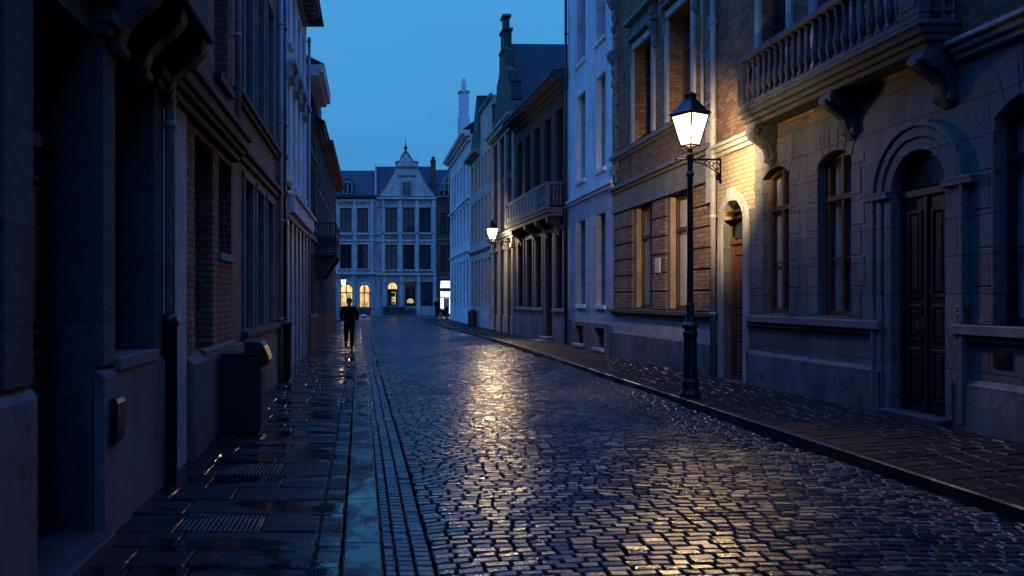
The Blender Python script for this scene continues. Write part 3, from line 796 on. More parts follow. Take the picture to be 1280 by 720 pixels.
for a, b in ((27.82, 29.5), (30.86, 35.88)):
    pl.box(U(a), U(b), -.02, .08, -.1, 1.2); pl.box(U(a), U(b), -.02, .13, 1.2, 1.32)
pl.build('plinth', M['plinth_r'], r, bevel=.012)
st = MB(); st.box(U(29.5), U(30.9), -.3, .55, -.1, .13); st.box(U(29.55), U(30.85), -.3, .28, -.1, .26)
st.build('doorstep', M['stone_mid'], r, bevel=.015)
bl = MB(); a, b = U(28.3), U(35.2)
bl.box(a, b, 0, .62, 4.75, 4.92); bl.box(a-.04, b+.04, 0, .68, 4.86, 4.905); bl.box(a+.06, b-.06, 0, .5, 4.62, 4.75)
bal = bl.build('balcony', M['stone_mid'], r, bevel=.012)
rl = MB(); rl.box(a, b, .48, .63, 5.74, 5.84); rl.box(a, a+.14, 0, .48, 5.742, 5.838); rl.box(a+.01, b-.01, .49, .61, 4.92, 5.0)
rl.box(a+1.5, b, .50, .60, 5.0, 5.74)
for k in range(10): rl.box(a+1.6+k*.52, a+2.0+k*.52, .60, .62, 5.1, 5.65)
for u in (a+.07, a+1.45, b-.1): rl.box(u-.09, u+.09, .485, .625, 5.0, 5.74)
rl.build('parapet', M['stone_mid'], bal, bevel=.01)
bb0 = None
for (u, v) in [(a+.28+.145*k, .555) for k in range(8)] + [(a+.07, .08), (a+.07, .21), (a+.07, .34)]:
    if bb0 is None:
        q = MB(); q.lathe(prof, 0, 0, 10); bb0 = q.build('baluster', M['stone_mid'], bal, smooth=True); o = bb0
    else:
        o = bb0.copy(); C.objects.link(o); o.parent = bal
    o.location = (u, v, 5.01)
for y in (28.8, 30.4, 32.2, 34.6):
    cb = MB(); cb.prism([(0,3.95),(.06,3.97),(.12,4.15),(.22,4.3),(.36,4.38),(.48,4.46),(.5,4.618),(0,4.618)], 'x', U(y)-.12, U(y)+.12)
    cb.build('console', M['stone_dk'], bal, bevel=.01)
cn = MB(); cornice(cn, 0, L, 0, [(.14,9.1,9.22),(.30,9.22,9.32),(.55,9.34,9.46),(.62,9.46,9.6)]); cn.build('eaves', M['stone_dk'], r, bevel=.01)
rf = MB(); rf.prism([(.6,9.605),(-10,12.2),(-10,9.605)], 'x', .0, L); rf.build('roof', M['slate'], r)

# ---- R5 gabled house
r, L, U = right_house('gabled_house', 'narrow house with a tall stepped stone gable, lit below by the far lamp', 35.9, 42.0, 6.45, 6.3)
ga = [op(U(36.5), U(37.7), .15, 4.0, .6, .3), op(U(38.3), U(39.4), .15, 4.0, .55, .3), op(U(40.1), U(41.2), .15, 4.0, .55, .3)]
uw = [op(U(y), U(y+1.0), z, z+2.1, 0, .22) for y in (36.5, 38.3, 40.2) for z in (5.2, 7.6)]
mb = MB(); facade(mb, 0, L, -.1, 10.0, ga+uw); shell(mb, 0, L, -.1, 10.0, 11)
mb.build('wall', M['stone_dk'], r)
gp = MB()
c = L/2
poly = [(.0,10.0),(L,10.0),(L,10.4),(L-.7,10.8),(L-.75,11.3),(L-1.5,11.8),(L-1.55,12.4),(c+.8,12.8),(c+.75,13.6),(c+.42,13.8),(c+.40,14.6),(c-.40,14.6),(c-.42,13.8),(c-.75,13.6),(c-.8,12.8),(1.55,12.4),(1.5,11.8),(.75,11.3),(.7,10.8),(0,10.4)]
gp.prism(poly, 'y', -.35, .04)
gp.build('gable', M['stone_dk'], r, bevel=.02)
gt = MB()
gt.box(c-.55, c+.55, -.42, .12, 13.62, 13.76); gt.build('gable_band', M['stone_dk'], r, bevel=.02); gt = MB(); gt.box(c-.5, c+.5, -.40, .10, 14.6, 14.74); gt.box(c-.24, c+.24, -.28, .0, 14.74, 15.3); gt.box(c-.34, c+.34, -.35, .08, 15.3, 15.44)
gt.build('gable_finial', M['stone_dk'], r, bevel=.02)
for u in (.72, L-.72):
    gt = MB(); gt.box(u-.12, u+.12, -.38, .1, 10.8, 11.6); gt.box(u-.18, u+.18, -.42, .15, 11.6, 11.7)
    gt.build('gable_pinnacle', M['stone_dk'], r, bevel=.02)
rf = MB(); rf.prism([(-.3,9.6),(L/2,14.1),(L+.3,9.6)], 'y', -11, -.36); rf.build('roof', M['slate'], r)
cn = MB(); cornice(cn, 0, L, 0, [(.10,4.5,4.6),(.22,4.6,4.72),(.30,4.72,4.8)]); cn.build('string_course', M['stone_pale'], r, bevel=.012); cn = MB(); cornice(cn, -.05, L+.05, 0, [(.1,9.5,9.62),(.3,9.75,9.95),(.4,9.95,10.08)])
cn.build('cornice', M['stone_pale'], r, bevel=.012)
pj = MB()
for y in (36.2, 38.0, 39.75, 41.6):
    pj.box(U(y)-.16, U(y)+.16, -.01, .12, -.1, 4.0); pj.box(U(y)-.22, U(y)+.22, -.01, .2, 4.0, 4.2); pj.box(U(y)-.2, U(y)+.2, -.01, .17, 0, .9); pj.box(U(y)-.13, U(y)+.13, -.01, .15, 4.2, 4.5)
    pj.box(U(y)-.14, U(y)+.14, -.01, .1, 5.0, 9.5)
pj.build('pilasters', M['stone_pale'], r, bevel=.012)
door(r, ga[0], M['wood_dk'], trans=.7)
for o in ga[1:]: door(r, o, M['wood_dk'], trans=.7, handle=False)
for o in uw: window(r, o, M['wood_dk'], M['glass'])

# ---- R6 pale house
r, L, U = right_house('pale_house', 'pale plastered house with a taller near half, behind the far lamp', 42.0, 50.0, 6.3, 6.12)
ws = [op(U(y), U(y+.8), z0, z1, 0, .3) for y in (42.5, 43.7, 44.9, 46.1, 47.3, 48.6) for z0, z1 in ((1.2,3.9),(5.0,7.4))]
ws3 = [op(U(y), U(y+.8), 8.0, 9.7, 0, .3) for y in (42.5, 43.7, 44.9, 46.1, 47.3, 48.6)]
mb = MB(); facade(mb, 0, U(45.8), -.1, 12.4, [o for o in ws+ws3 if o['u1'] < U(45.8)]); facade(mb, U(45.8), L, -.1, 10.1, [o for o in ws+ws3 if o['u0'] > U(45.8)])
shell(mb, 0, U(45.8), -.1, 12.4, 10); shell(mb, U(45.802), L, -.1, 10.1, 10); mb.build('wall', M['cream_plaster'], r)
for o in ws+ws3: window(r, o, M['paint_grey'], M['glass'])
cn = MB(); cornice(cn, 0, L, 0, [(.05,4.3,4.42),(.12,4.42,4.5)]); cn.build('string_course', M['stone_mid'], r, bevel=.012); cn = MB(); cornice(cn, U(45.8), L, 0, [(.2,10.0,10.1),(.4,10.1,10.3)]); cornice(cn, 0, U(45.8), 0, [(.06,12.2,12.3),(.12,12.3,12.5)])
cn.build('eaves', M['stone_mid'], r, bevel=.012)
rf = MB(); rf.prism([(U(45.85),10.31),(U(47.3),13.7),(L,10.31)], 'y', -10, .0); rf.prism([(0.02,12.51),(U(44.2),14.1),(U(45.8),12.51)], 'y', -10, -1.2); rf.build('roof', M['slate'], r)
bsw = MB(); bsw.box(U(46.6), U(47.6), -.01, .03, .1, .95); bsw.build('basement_window_panel', M['wood_dk'], r)  # flat dark panel in place of an open basement window
pl = MB(); pl.box(0, U(46.55), -.02, .06, -.1, .85); pl.box(U(47.65), L, -.02, .06, -.1, .85); pl.build('plinth', M['pale_plaster'], r)

# ---- R7 white end house
r, L, U = right_house('white_corner_house', 'white three storey corner house with projecting eaves and a stepped chimney, last on the right', 50.0, 61.5, 6.12, 6.0)
ws = [op(U(50.7+1.75*k), U(51.55+1.75*k), z0, z1, 0, .3) for k in range(6) for z0, z1 in ((1.0,4.2),(5.3,7.6),(8.3,10.6))]
mb = MB(); facade(mb, 0, L, -.1, 12.0, ws); shell(mb, 0, L, -.1, 12.0, 10); mb.build('wall', M['white_plaster'], r)
for o in ws: window(r, o, M['paint_grey'], M['glass'])
cn = MB(); cornice(cn, 0, L, 0, [(.06,4.6,4.7),(.12,4.7,4.78)]); cn.build('string_course', M['white_plaster'], r, bevel=.012); cn = MB(); cornice(cn, 0, L, 0, [(.05,7.9,7.98),(.16,7.98,8.1)])
for k in range(6):
    u = U(50.7+1.75*k); cn.box(u-.08, u+.93, -.01, .12, 7.72, 7.84)
cn.build('string_course', M['white_plaster'], r, bevel=.012); cn = MB(); cornice(cn, -.1, L+.1, 0, [(.16,11.6,11.75),(.34,11.85,12.0),(.56,12.0,12.22)]); cn.build('eaves', M['white_plaster'], r, bevel=.012)
rf = MB(); rf.prism([(.5,12.23),(-4,15.6),(-10,12.23)], 'x', 0, L); rf = rf.build('roof', M['slate'], r)
cu = U(56.9)
ch = MB(); ch.box(cu-.42, cu+.42, -.85, -.1, 12.2, 14.6); ch.box(cu-.32, cu+.32, -.8, -.15, 14.6, 16.3); ch.box(cu-.4, cu+.4, -.87, -.08, 16.3, 16.42); ch.lathe([(.18,16.42),(.17,16.9),(.12,17.3),(.11,17.35)], cu, -.48, 10)
ch.build('chimney', M['white_plaster'], r, bevel=.015)

# =================================================================== FAR SIDE OF THE CROSS STREET
YF = 77.
def far_house(name, label, xa, xb, y=YF):
    r, L = house(name, label, (xb, y), (xa, y))
    return r, L, (lambda x: xb-x)
fx = lambda px: (px-465)*.077
fz = lambda py: 1.7+(373-py)*.077

# left far house
r, L, U = far_house('far_cream_house', 'weathered stone house with two glowing arched windows and a slate roof at the street end', -9, .4)
lit = [op(U(fx(425)), U(fx(441.5)), fz(384.5), fz(354.5), .35, .25), op(U(fx(448.5)), U(fx(463)), fz(385), fz(354.5), .55, .25)]
w = [op(U(fx(a)), U(fx(b)), fz(c), fz(d), 0, .2) for a, b in ((425,439.5),(446.5,460)) for c, d in ((337,305.5),(290,260))]
w += [op(U(fx(a)), U(fx(b)), fz(c), fz(d), 0, .2) for a, b in ((360,374),(382,397)) for c, d in ((385,355),(337,305.5),(290,260))]
mb = MB(); facade(mb, 0, L, -.1, 11.5, lit+w); shell(mb, 0, L, -.1, 11.5, 10); mb.build('wall', M['far_stone'], r)
for o in lit: window(r, o, M['wood_dk'], M['warm_window'], fw=.10, trans=(.62,), label='arched window glowing warm yellow')
for o in w: window(r, o, M['wood_dk'], M['glass'], fw=.09, trans=(.68,))
tr = MB()
for o in w+lit: surround(tr, o, .16, .07)
for x in (fx(421), fx(443), fx(464.5)):
    tr.box(U(x)-.14, U(x)+.14, -.01, .13, 4.2, 11.0)
for z0, z1, p in ((4.0,4.2,.2),(4.45,4.55,.1),(7.2,7.35,.16),(7.8,7.95,.14),(11.0,11.2,.16)): tr.box(0, L, -.02, p, z0, z1)
tr.build('stone_trim', M['far_trim'], r, bevel=.012)
pn = MB()
for o in w:
    pn.box(o['u0'], o['u1'], -.01, .05, o['z0']-.75, o['z0']-.25)
pn.build('window_aprons', M['stone_mid'], r, bevel=.02)
cn = MB(); cornice(cn, 0, L, 0, [(.2,11.3,11.42),(.42,11.42,11.6)]); cn.build('eaves', M['stone_dk'], r)
rf = MB(); rf.prism([(.4,11.61),(-5,14.8),(-10,11.61)], 'x', 0, L); rf = rf.build('roof', M['slate_plain'], r)
dm = MB(); xa, xb = fx(428.5), fx(440.5)
dm.prism(outline(dict(u0=U(xb)-.18, u1=U(xa)+.18, z0=11.62, z1=13.15, rise=.4)), 'y', -1.8, .12)
dm = dm.build('dormer', M['slate_plain'], rf)
f = MB(); od = dict(u0=U(xb), u1=U(xa), z0=11.7, z1=13.0, rise=.3, d=-.14); 
window(dm, od, M['paint_white'], m_glass('pale_dormer_glass', (.25,.27,.3), .1), fw=.08, trans=())  # paler tint than the other window glass
bs = MB(); bs.box(U(fx(442)), U(fx(424.6)), -.01, .04, .0, .75); bs.box(U(fx(463.4)), U(fx(448)), -.01, .04, 0, .75); bs.build('stall_riser', M['stone_dk'], r)

# main far house with the curved gable
r, L, U = far_house('far_gabled_house', 'pale stone house with curved gable, finial and rows of three windows facing down the street', .42, 6.18, YF-.15)
dw = op(U(fx(484.5)), U(fx(497)), .95, fz(352.5), .5, .25)
g1 = op(U(fx(506)), U(fx(519.5)), .95, fz(352.5), 0, .25); g2 = op(U(fx(526)), U(fx(541)), .95, fz(352.5), 0, .25)
w = [op(U(fx(a)), U(fx(a+14.8)), fz(c), fz(d), 0, .22) for a in (481.7, 503.2, 523.7) for c, d in ((337,306),(290.5,260))]
aw = [op(U(fx(472)), U(fx(476)), fz(c), fz(d), 0, .1) for c, d in ((337,306),(290.5,260))]
mb = MB(); facade(mb, 0, L, -.1, 11.35, [dw, g1, g2]+w); shell(mb, 0, L, -.1, 11.35, 10); mb.build('wall', M['far_stone'], r)
door(r, dw, M['wood_dk'], trans=.68, light=M['warm_window'])
gl = MB(); gl.box(U(fx(494.5)), U(fx(489.5)), -.262, -.25, 1.15, 2.3); gl.build('door_pane', M['warm_window'], r)
for o in (g1, g2): window(r, o, M['wood_dk'], M['glass'], fw=.1, trans=(.72,), mull=0)
ln = MB(); ln.prism(arch_pts(U(fx(517)), U(fx(509)), 1.25, .45, 8), 'y', -.30, -.262); ln.build('table_lamp_glow', M['warm_dim'], r)
for o in w: window(r, o, M['wood_dk'], M['glass'], fw=.08, trans=(.68,))
tr = MB()
for o in w: surround(tr, o, .13, .06)
for x in (478.8, 500, 521, 541.5): tr.box(U(fx(x))-.13, U(fx(x))+.13, -.01, .14, 4.2, 11.2)
for x in (480.5, 501.5, 523, 543): tr.box(U(fx(x))-.15, U(fx(x))+.15, -.01, .12, -.1, 3.9); tr.box(U(fx(x))-.17, U(fx(x))+.17, -.01, .2, 3.2, 3.7)
for z0, z1, p in ((3.92,4.1,.24),(4.35,4.45,.12),(7.15,7.3,.16),(7.85,7.98,.14),(10.5,10.62,.15),(11.2,11.4,.28)): tr.box(0, L, -.02, p, z0, z1)
tr.build('stone_trim', M['far_trim'], r, bevel=.012)
pn = MB()
for o in w: pn.box(o['u0'], o['u1'], -.01, .05, o['z0']-.62, o['z0']-.2)
pn.build('window_aprons', M['stone_mid'], r, bevel=.02)
gx = [(475,243),(479,238),(484,231),(489,222),(493,214),(495,209),(494,204),(499,203),(501,197),(504,193),(507,190),(510,193),(513,197),(516,203),(523,204),(521,209),(524,214),(528,222),(533,231),(538,238),(542,243)]
poly = [(U(fx(a)), fz(b)) for a, b in gx]
agl = op(U(fx(502.5)), U(fx(513.5)), fz(246), fz(227.5), 0, .12)
gb = MB(); gb.prism([(U(fx(474)),11.36),(U(fx(542.5)),11.36)][::1]+poly[::-1], 'y', -.3, .08); gb.build('gable', M['far_trim'], r, bevel=.02)
cp = MB()
pl2 = [(U(fx(a)), fz(b)) for a, b in gx]
for k in range(len(pl2)-1):
    (ua,za),(ub_,zb) = pl2[k], pl2[k+1]
    cp.prism([(ua,za+.0),(ub_,zb+.0),(ub_,zb+.13),(ua,za+.13)], 'y', -.36, .16)
cp.box(U(fx(524)), U(fx(494)), .0, .2, fz(210.5), fz(208.5)); cp.box(U(fx(519)), U(fx(497)), .0, .16, fz(221.5), fz(219.5))
cp.build('coping', M['stone_mid'], r)
fi = MB(); fi.lathe([(.12,15.7),(.16,15.85),(.08,15.95),(.18,16.12),(.16,16.25),(.05,16.36),(.09,16.44),(.03,16.55),(.02,17.1)], U(fx(507)), -.1, 10); fi.build('finial', M['stone_dk'], r, smooth=True)
fo = MB(); fo.box(agl['u0']-.18, agl['u1']+.18, .06, .14, agl['z0']-.1, agl['z1']+.2); fo = fo.build('attic_window_surround', M['stone_pale'], r, bevel=.01)
o = dict(agl); o['d'] = -.20; window(r, o, M['paint_grey'], M['glass'], fw=.09, trans=(.7,), name='attic_window')
rf = MB(); rf.prism([(.2,11.41),(-5,15.2),(-10,11.41)], 'x', 0, L); rf = rf.build('roof', M['slate_plain'], r)
vg = MB(); vg.prism([(.25,11.45),(.25,11.65),(-5,15.45),(-5,15.25)], 'x', L-.02, L+.14); vg.build('verge', M['stone_pale'], rf)
ch = MB(); ch.box(U(fx(546)), U(fx(540)), -2.2, -1.4, 12.6, 15.1); ch.box(U(fx(546.4)), U(fx(539.6)), -2.25, -1.35, 15.1, 15.25); ch.box(U(fx(545)), U(fx(541)), -2.1, -1.5, 15.25, 15.6); ch.build('chimney', M['far_brick'], rf, bevel=.015)
st = MB()
for k, (p, z) in enumerate(((1.0,.28),(.7,.56),(.4,.9))): st.box(U(fx(503)), U(fx(483)), -.2, p, -.1, z)
st.box(U(fx(506.5)), U(fx(503.0)), -.1, 1.05, -.1, .95); st.box(U(fx(483)), U(fx(478.5)), -.1, 1.05, -.1, .95); st.build('door_steps', M['stone_dk'], r, bevel=.02)

# right far house with the bright shop
r, L, U = far_house('shop_house', 'brown brick house with arched glass dormer above a glaring lit shopfront, street end', 6.2, 16, YF+.1)
sf = op(U(6.55), U(7.75), .15, 2.45, 0, .15); tf = op(U(6.55), U(7.75), 2.65, 3.45, 0, .15)
sf2 = op(U(8.2), U(10.6), .15, 3.45, 0, .15)
w = [op(U(fx(a)), U(fx(b)), fz(c), fz(d), 0, .2) for a, b in ((550.5,558),(559.5,567),(580,590),(596,606)) for c, d in ((340,307),(293,266))]
mb = MB(); facade(mb, 0, L, -.1, 11.6, [sf, tf, sf2]+w); shell(mb, 0, L, -.1, 11.6, 10); mb.build('wall', M['far_brick'], r)
window(r, sf, M['paint_grey'], M['shop_white'], fw=.07, trans=(.72,), mull=2, label='shopfront window glaring white')
window(r, tf, M['paint_grey'], M['shop_white'], fw=.06, trans=(), mull=0, name='transom_light')
window(r, sf2, M['wood_dk'], M['glass'], fw=.1)
for o in w: window(r, o, M['wood_dk'], M['glass'], fw=.08)
tr = MB()
for z0, z1, p in ((3.6,3.75,.1),(7.3,7.45,.1),(6.95,7.05,.06),(11.4,11.6,.25)): tr.box(0, L, -.02, p, z0, z1)
tr.build('stone_trim', M['stone_mid'], r)
sd = MB(); sd.box(U(7.45), U(6.95), -.12, -.10, .2, 1.75); sd.build('shop_poster', M['plate'], r)
rf = MB(); rf.prism([(.2,11.61),(-5,14.9),(-10,11.61)], 'x', 0, L); rf = rf.build('roof', M['slate_plain'], r)
ar = [(U(fx(549)),11.62)]+[(U(fx(567-18*cos(t))), 11.62+2.1*sin(t)) for t in [pi/2*k/10 for k in range(1, 20)]]+[(U(fx(585)),11.62)]
dmo = MB(); dmo.prism(ar, 'y', -2.5, .05); dmo = dmo.build('arched_dormer', M['glass'], rf)
bar = MB()
for k in range(len(ar)-1):
    (a,b),(c,d) = ar[k], ar[k+1]; bar.prism([(a,b),(c,d),(c,d+.1),(a,b+.1)], 'y', -.05, .12)
for z in (12.2, 12.8, 13.3):
    h = 18*cos(math.asin((z-11.62)/2.1)); bar.box(U(fx(567+h)), U(fx(567-h)), .05, .1, z-.03, z+.03)
for x in (555, 561, 567, 573, 579):
    zz = 11.62+2.1*sqrt(max(0, 1-((567-x)/18)**2)); bar.box(U(fx(x))-.03, U(fx(x))+.03, .052, .098, 11.62, zz)
bar.build('glazing_bars', M['paint_white'], dmo)

# =================================================================== GROUND
def lerp(pts, y):
    if y <= pts[0][0]: return pts[0][1]
    for (a, va), (b, vb) in zip(pts, pts[1:]):
        if y <= b: return va+(vb-va)*(y-a)/(b-a)
    return pts[-1][1]
KR = [(-9,4.95),(22,4.95),(28,4.88),(33,4.72),(44,4.3),(53,4.0),(60,3.8)]      # right kerb edge
KL = [(-9,.20),(0,.14),(4.6,.07),(9.6,.0),(24,-.26),(38,-.5),(55,-.85),(62,-1.0)] # left kerb edge
ZW = [(0,.21),(9,.20),(22,.10),(30,.08),(62,.06)]

def struct(o): o['kind'] = 'structure'; return o

# setts ---------------------------------------------------------------
def m_sett():
    m, nt, b = new_mat('wet_setts')
    gi = N(nt, 'ShaderNodeNewGeometry'); tc = N(nt, 'ShaderNodeTexCoord')
    n = N(nt, 'ShaderNodeTexNoise'); n.inputs['Scale'].default_value = 38; n.inputs['Detail'].default_value = 6
    n2 = N(nt, 'ShaderNodeTexNoise'); n2.inputs['Scale'].default_value = .7; n2.inputs['Detail'].default_value = 4
    nt.links.new(tc.outputs['Object'], n.inputs['Vector']); nt.links.new(tc.outputs['Object'], n2.inputs['Vector'])
    col = ramp(nt, gi.outputs['Random Per Island'], [(0,(.016,.016,.017)),(.5,(.028,.027,.027)),(1,(.048,.044,.040))])
    g = ramp(nt, n.outputs['Fac'], [(.3,.6),(.7,1.15)])
    nt.links.new(mixc(nt, 1, col, g, 'MULTIPLY'), b.inputs['Base Color'])
    r1 = ramp(nt, gi.outputs['Random Per Island'], [(0,.15),(.6,.30),(1,.46)])
    r2 = ramp(nt, n2.outputs['Fac'], [(.35,.75),(.65,1.25)])
    nt.links.new(mixc(nt, 1, r1, r2, 'MULTIPLY'), b.inputs['Roughness'])
    b.inputs['Specular IOR Level'].default_value = .75
    bu = N(nt, 'ShaderNodeBump'); bu.inputs['Strength'].default_value = .7; bu.inputs['Distance'].default_value = .007
    nt.links.new(n.outputs['Fac'], bu.inputs['Height']); nt.links.new(bu.outputs[0], b.inputs['Normal'])
    return m
M['sett'] = m_sett()
M['mortar'] = m_plain('dark_wet_joint', (.012,.011,.010), .7, .4, 8, .5, 60, .3)

V, F = [], []
def stone(p, zt, hb=-.09, i1=.003, i2=.013, tilt=.05, slope=0):
    """p: four corners (ccw). a rounded stone with a slightly tilted top"""
    cx = sum(q[0] for q in p)/4; cy = sum(q[1] for q in p)/4
    tx, ty = random.gauss(slope, tilt), random.gauss(0, tilt)
    n = len(V)
    def ring(ins, z):
        for q in p:
            dx, dy = q[0]-cx, q[1]-cy
            fx_ = max(0, 1-ins/max(abs(dx), .02)); fy_ = max(0, 1-ins/max(abs(dy), .02))
            V.append((cx+dx*fx_, cy+dy*fy_, z+dx*tx+dy*ty))
    ring(.0, hb); ring(i1, zt-.012); ring(i2, zt)
    for a in (0, 4):
        for k in range(4):
            k2 = (k+1) % 4; F.append((n+a+k, n+a+k2, n+a+4+k2, n+a+4+k))
    F.append((n+8, n+9, n+10, n+11))
def curve(x): return .30*(1-math.exp(-max(x,0)/1.0))
def wav(x, y): return .016*sin(x*1.7+y*.35)+.014*sin(y*.9-x*.8)+.006*sin(x*4.1-y*2.3)
y = 2.6; row = 0; dep = .105
while y < 63:
    dep = random.uniform(.088, .104) if y < 34 else .115
    xl = lerp(KL, y)+.012; xr = lerp(KR, y)-.012
    if y > 60: xr = 4.0+(y-60)*1.5
    # three courses along the left kerb
    cols = [(xl, xl+.078), (xl+.084, xl+.195), (xl+.201, xl+.318)]
    for a, b in cols:
        g = .006
        stone([(a,y+g),(b,y+g),(b,y+dep-g),(a,y+dep-g)], -.012+random.gauss(0,.003)+wav(a,y), tilt=.02)
    x = xl+.322+random.uniform(-.05,0.02); x0 = xl+.322
    while x < xr:
        w = random.uniform(.12,.20) if y < 34 else random.uniform(.16,.24)
        x2 = min(x+w, xr)
        a, b = max(x, x0)+.0045, x2-.0045
        if b-a > .03:
            ca, cb = curve(a-x0), curve(b-x0); j = .004
            q = [(a, y+ca+.0045+random.uniform(-j,j)), (b, y+cb+.0045+random.uniform(-j,j)), (b+random.uniform(-j,j), y+dep+cb-.0045+random.uniform(-j,j)), (a+random.uniform(-j,j), y+dep+ca-.0045+random.uniform(-j,j))]
            stone(q, random.gauss(0,.0022)+wav(a,y), tilt=.02)
        x = x2
    y += dep
me = bpy.data.meshes.new('road'); me.from_pydata(V, [], F)
me.materials.append(M['sett'])
road = bpy.data.objects.new('road', me); C.objects.link(road); struct(road)

gd = MB(); gd.box(-400, 400, -400, 400, -1.2, -.066); struct(gd.build('ground', M['mortar']))

# cross street (small setts in the distance, laid as a bumped sheet)
def m_far_setts():
    m = m_masonry('distant_wet_setts', (.045,.043,.042), (.065,.06,.058), (.015,.014,.013), .2, .13, .02, .8, .3, .3)
    b = m.node_tree.nodes['Principled BSDF']; b.inputs['Specular IOR Level'].default_value = .7
    nt = m.node_tree
    # remap to plan coordinates
    for n in nt.nodes:
        if n.type == 'COMBXYZ':
            sp = [q for q in nt.nodes if q.type == 'SEPXYZ'][0]
            nt.links.new(sp.outputs['X'], n.inputs['X']); nt.links.new(sp.outputs['Y'], n.inputs['Y'])
    return m
cs = MB(); cs.face([(-40,62.9,-.008),(40,62.9,-.008),(40,75.2,-.008),(-40,75.2,-.008)])
struct(cs.build('cross_street', m_far_setts()))
cs = MB(); cs.box(-40, 40, 75.0, 77.2, -.1, .09); struct(cs.build('far_pavement', M['stone_mid'], bevel=.02))
# behind the camera
cs = MB(); cs.face([(-.2,-60,-.02),(5,-60,-.02),(5,2.6,-.02),(-.2,2.6,-.02)]); struct(cs.build('road_behind', M['sett']))

# wet slabs --------------------------------------------------------------
def m_wet(name, c0, c1, rough_dry, rough_wet, lo, hi, scale=.8, ribs=False, spec=.6, stretch=(1,1,1), tint=(1,1,1)):
    m, nt, b = new_mat(name)
    gi = N(nt, 'ShaderNodeNewGeometry'); tc = N(nt, 'ShaderNodeTexCoord')
    mp = N(nt, 'ShaderNodeMapping'); mp.inputs['Scale'].default_value = stretch
    nt.links.new(tc.outputs['Object'], mp.inputs[0])
    n = N(nt, 'ShaderNodeTexNoise'); n.inputs['Scale'].default_value = 30; n.inputs['Detail'].default_value = 5
    n2 = N(nt, 'ShaderNodeTexNoise'); n2.inputs['Scale'].default_value = scale; n2.inputs['Detail'].default_value = 5; n2.inputs['Roughness'].default_value = .55
    nt.links.new(tc.outputs['Object'], n.inputs['Vector']); nt.links.new(mp.outputs[0], n2.inputs['Vector'])
    col = ramp(nt, gi.outputs['Random Per Island'], [(0,c0),(1,c1)])
    g = ramp(nt, n.outputs['Fac'], [(.3,.7),(.7,1.15)])
    nt.links.new(mixc(nt, 1, col, g, 'MULTIPLY'), b.inputs['Base Color'])
    wet = ramp(nt, n2.outputs['Fac'], [(lo,0.),(hi,1.)])
    rg = mixc(nt, wet, (rough_dry,)*3, (rough_wet,)*3)
    nt.links.new(rg, b.inputs['Roughness'])
    nt.links.new(mixc(nt, wet, (spec*.3,)*3, (spec,)*3), b.inputs['Specular IOR Level'])
    b.inputs['Specular Tint'].default_value = (*tint, 1)
    bu = N(nt, 'ShaderNodeBump'); bu.inputs['Distance'].default_value = .012
    dry = N(nt, 'ShaderNodeMath', operation='MULTIPLY_ADD'); dry.inputs[1].default_value = -.55; dry.inputs[2].default_value = .6
    nt.links.new(wet, dry.inputs[0]); nt.links.new(dry.outputs[0], bu.inputs['Strength'])
    h = n.outputs['Fac']
    if ribs:
        wv = N(nt, 'ShaderNodeTexWave', wave_type='BANDS', bands_direction='X'); wv.inputs['Scale'].default_value = 9; wv.inputs['Distortion'].default_value = .3
        nt.links.new(tc.outputs['Object'], wv.inputs['Vector'])
        on = N(nt, 'ShaderNodeMath', operation='GREATER_THAN'); on.inputs[1].default_value = .975
        nt.links.new(gi.outputs['Random Per Island'], on.inputs[0])
        mu = N(nt, 'ShaderNodeMath', operation='MULTIPLY'); nt.links.new(wv.outputs['Fac'], mu.inputs[0]); nt.links.new(on.outputs[0], mu.inputs[1])
        ad = N(nt, 'ShaderNodeMath', operation='ADD'); nt.links.new(h, ad.inputs[0]); nt.links.new(mu.outputs[0], ad.inputs[1]); h = ad.outputs[0]
    nt.links.new(h, bu.inputs['Height']); nt.links.new(bu.outputs[0], b.inputs['Normal'])
    return m
M['slab'] = m_wet('wet_bluestone_slab', (.006,.006,.006), (.020,.019,.018), .6, .05, .44, .56, 1.3, ribs=True, spec=.6, stretch=(.7,2.0,1))
M['kerbstone'] = m_wet('rain_soaked_kerbstone', (.016,.016,.019), (.026,.026,.03), .5, .07, .42, .58, 2.4, spec=.5, tint=(.5,.6,1), stretch=(1.3,.8,1))  # blue specular tint paints the sky reflection deeper
M['slab_r'] = m_wet('damp_pavement', (.012,.011,.011), (.026,.024,.023), .55, .28, .48, .68, 1.2, spec=.3)
M['kerb_dark'] = m_wet('dark_kerb', (.012,.012,.012), (.022,.022,.022), .55, .3, .4, .6, 1.2, spec=.3)

def slab_obj(name, rows, mat, ztop, tilt=.004, jit=.002):
    global V, F
    V, F = [], []
    for q in rows:
        x0, x1, y0, y1 = q
        g = .004
        stone([(x0+g,y0+g),(x1-g,y0+g),(x1-g,y1-g),(x0+g,y1-g)], ztop((x0+x1)/2,(y0+y1)/2)+random.gauss(0,jit), hb=-.04, i1=.003, i2=.012, tilt=tilt, slope=(ztop((x0+x1)/2+.1,y0)-ztop((x0+x1)/2-.1,y0))/.2)
    me = bpy.data.meshes.new(name); me.from_pydata(V, [], F); me.materials.append(mat)
    o = bpy.data.objects.new(name, me); C.objects.link(o); struct(o)
    return o
ZL = .10
rows = []; y = -6.; k = 0
while y < 62:
    h = random.choice((.34,.4,.46,.52)); xr = lerp(KL, y+h/2)-.25
    # narrow border course next to the kerbstone
    rows.append((xr-.17, xr-.003, y, y+h))
    x = -2.1
    while x < xr-.175:
        w = random.uniform(.3,.7); x2 = x+w
        if xr-.175-x2 < .3: x2 = xr-.175
        rows.append((x, x2, y, y+h)); x = x2
    y += h
slab_obj('pavement', rows, M['slab'], lambda x, y: ZL, .009, .003)
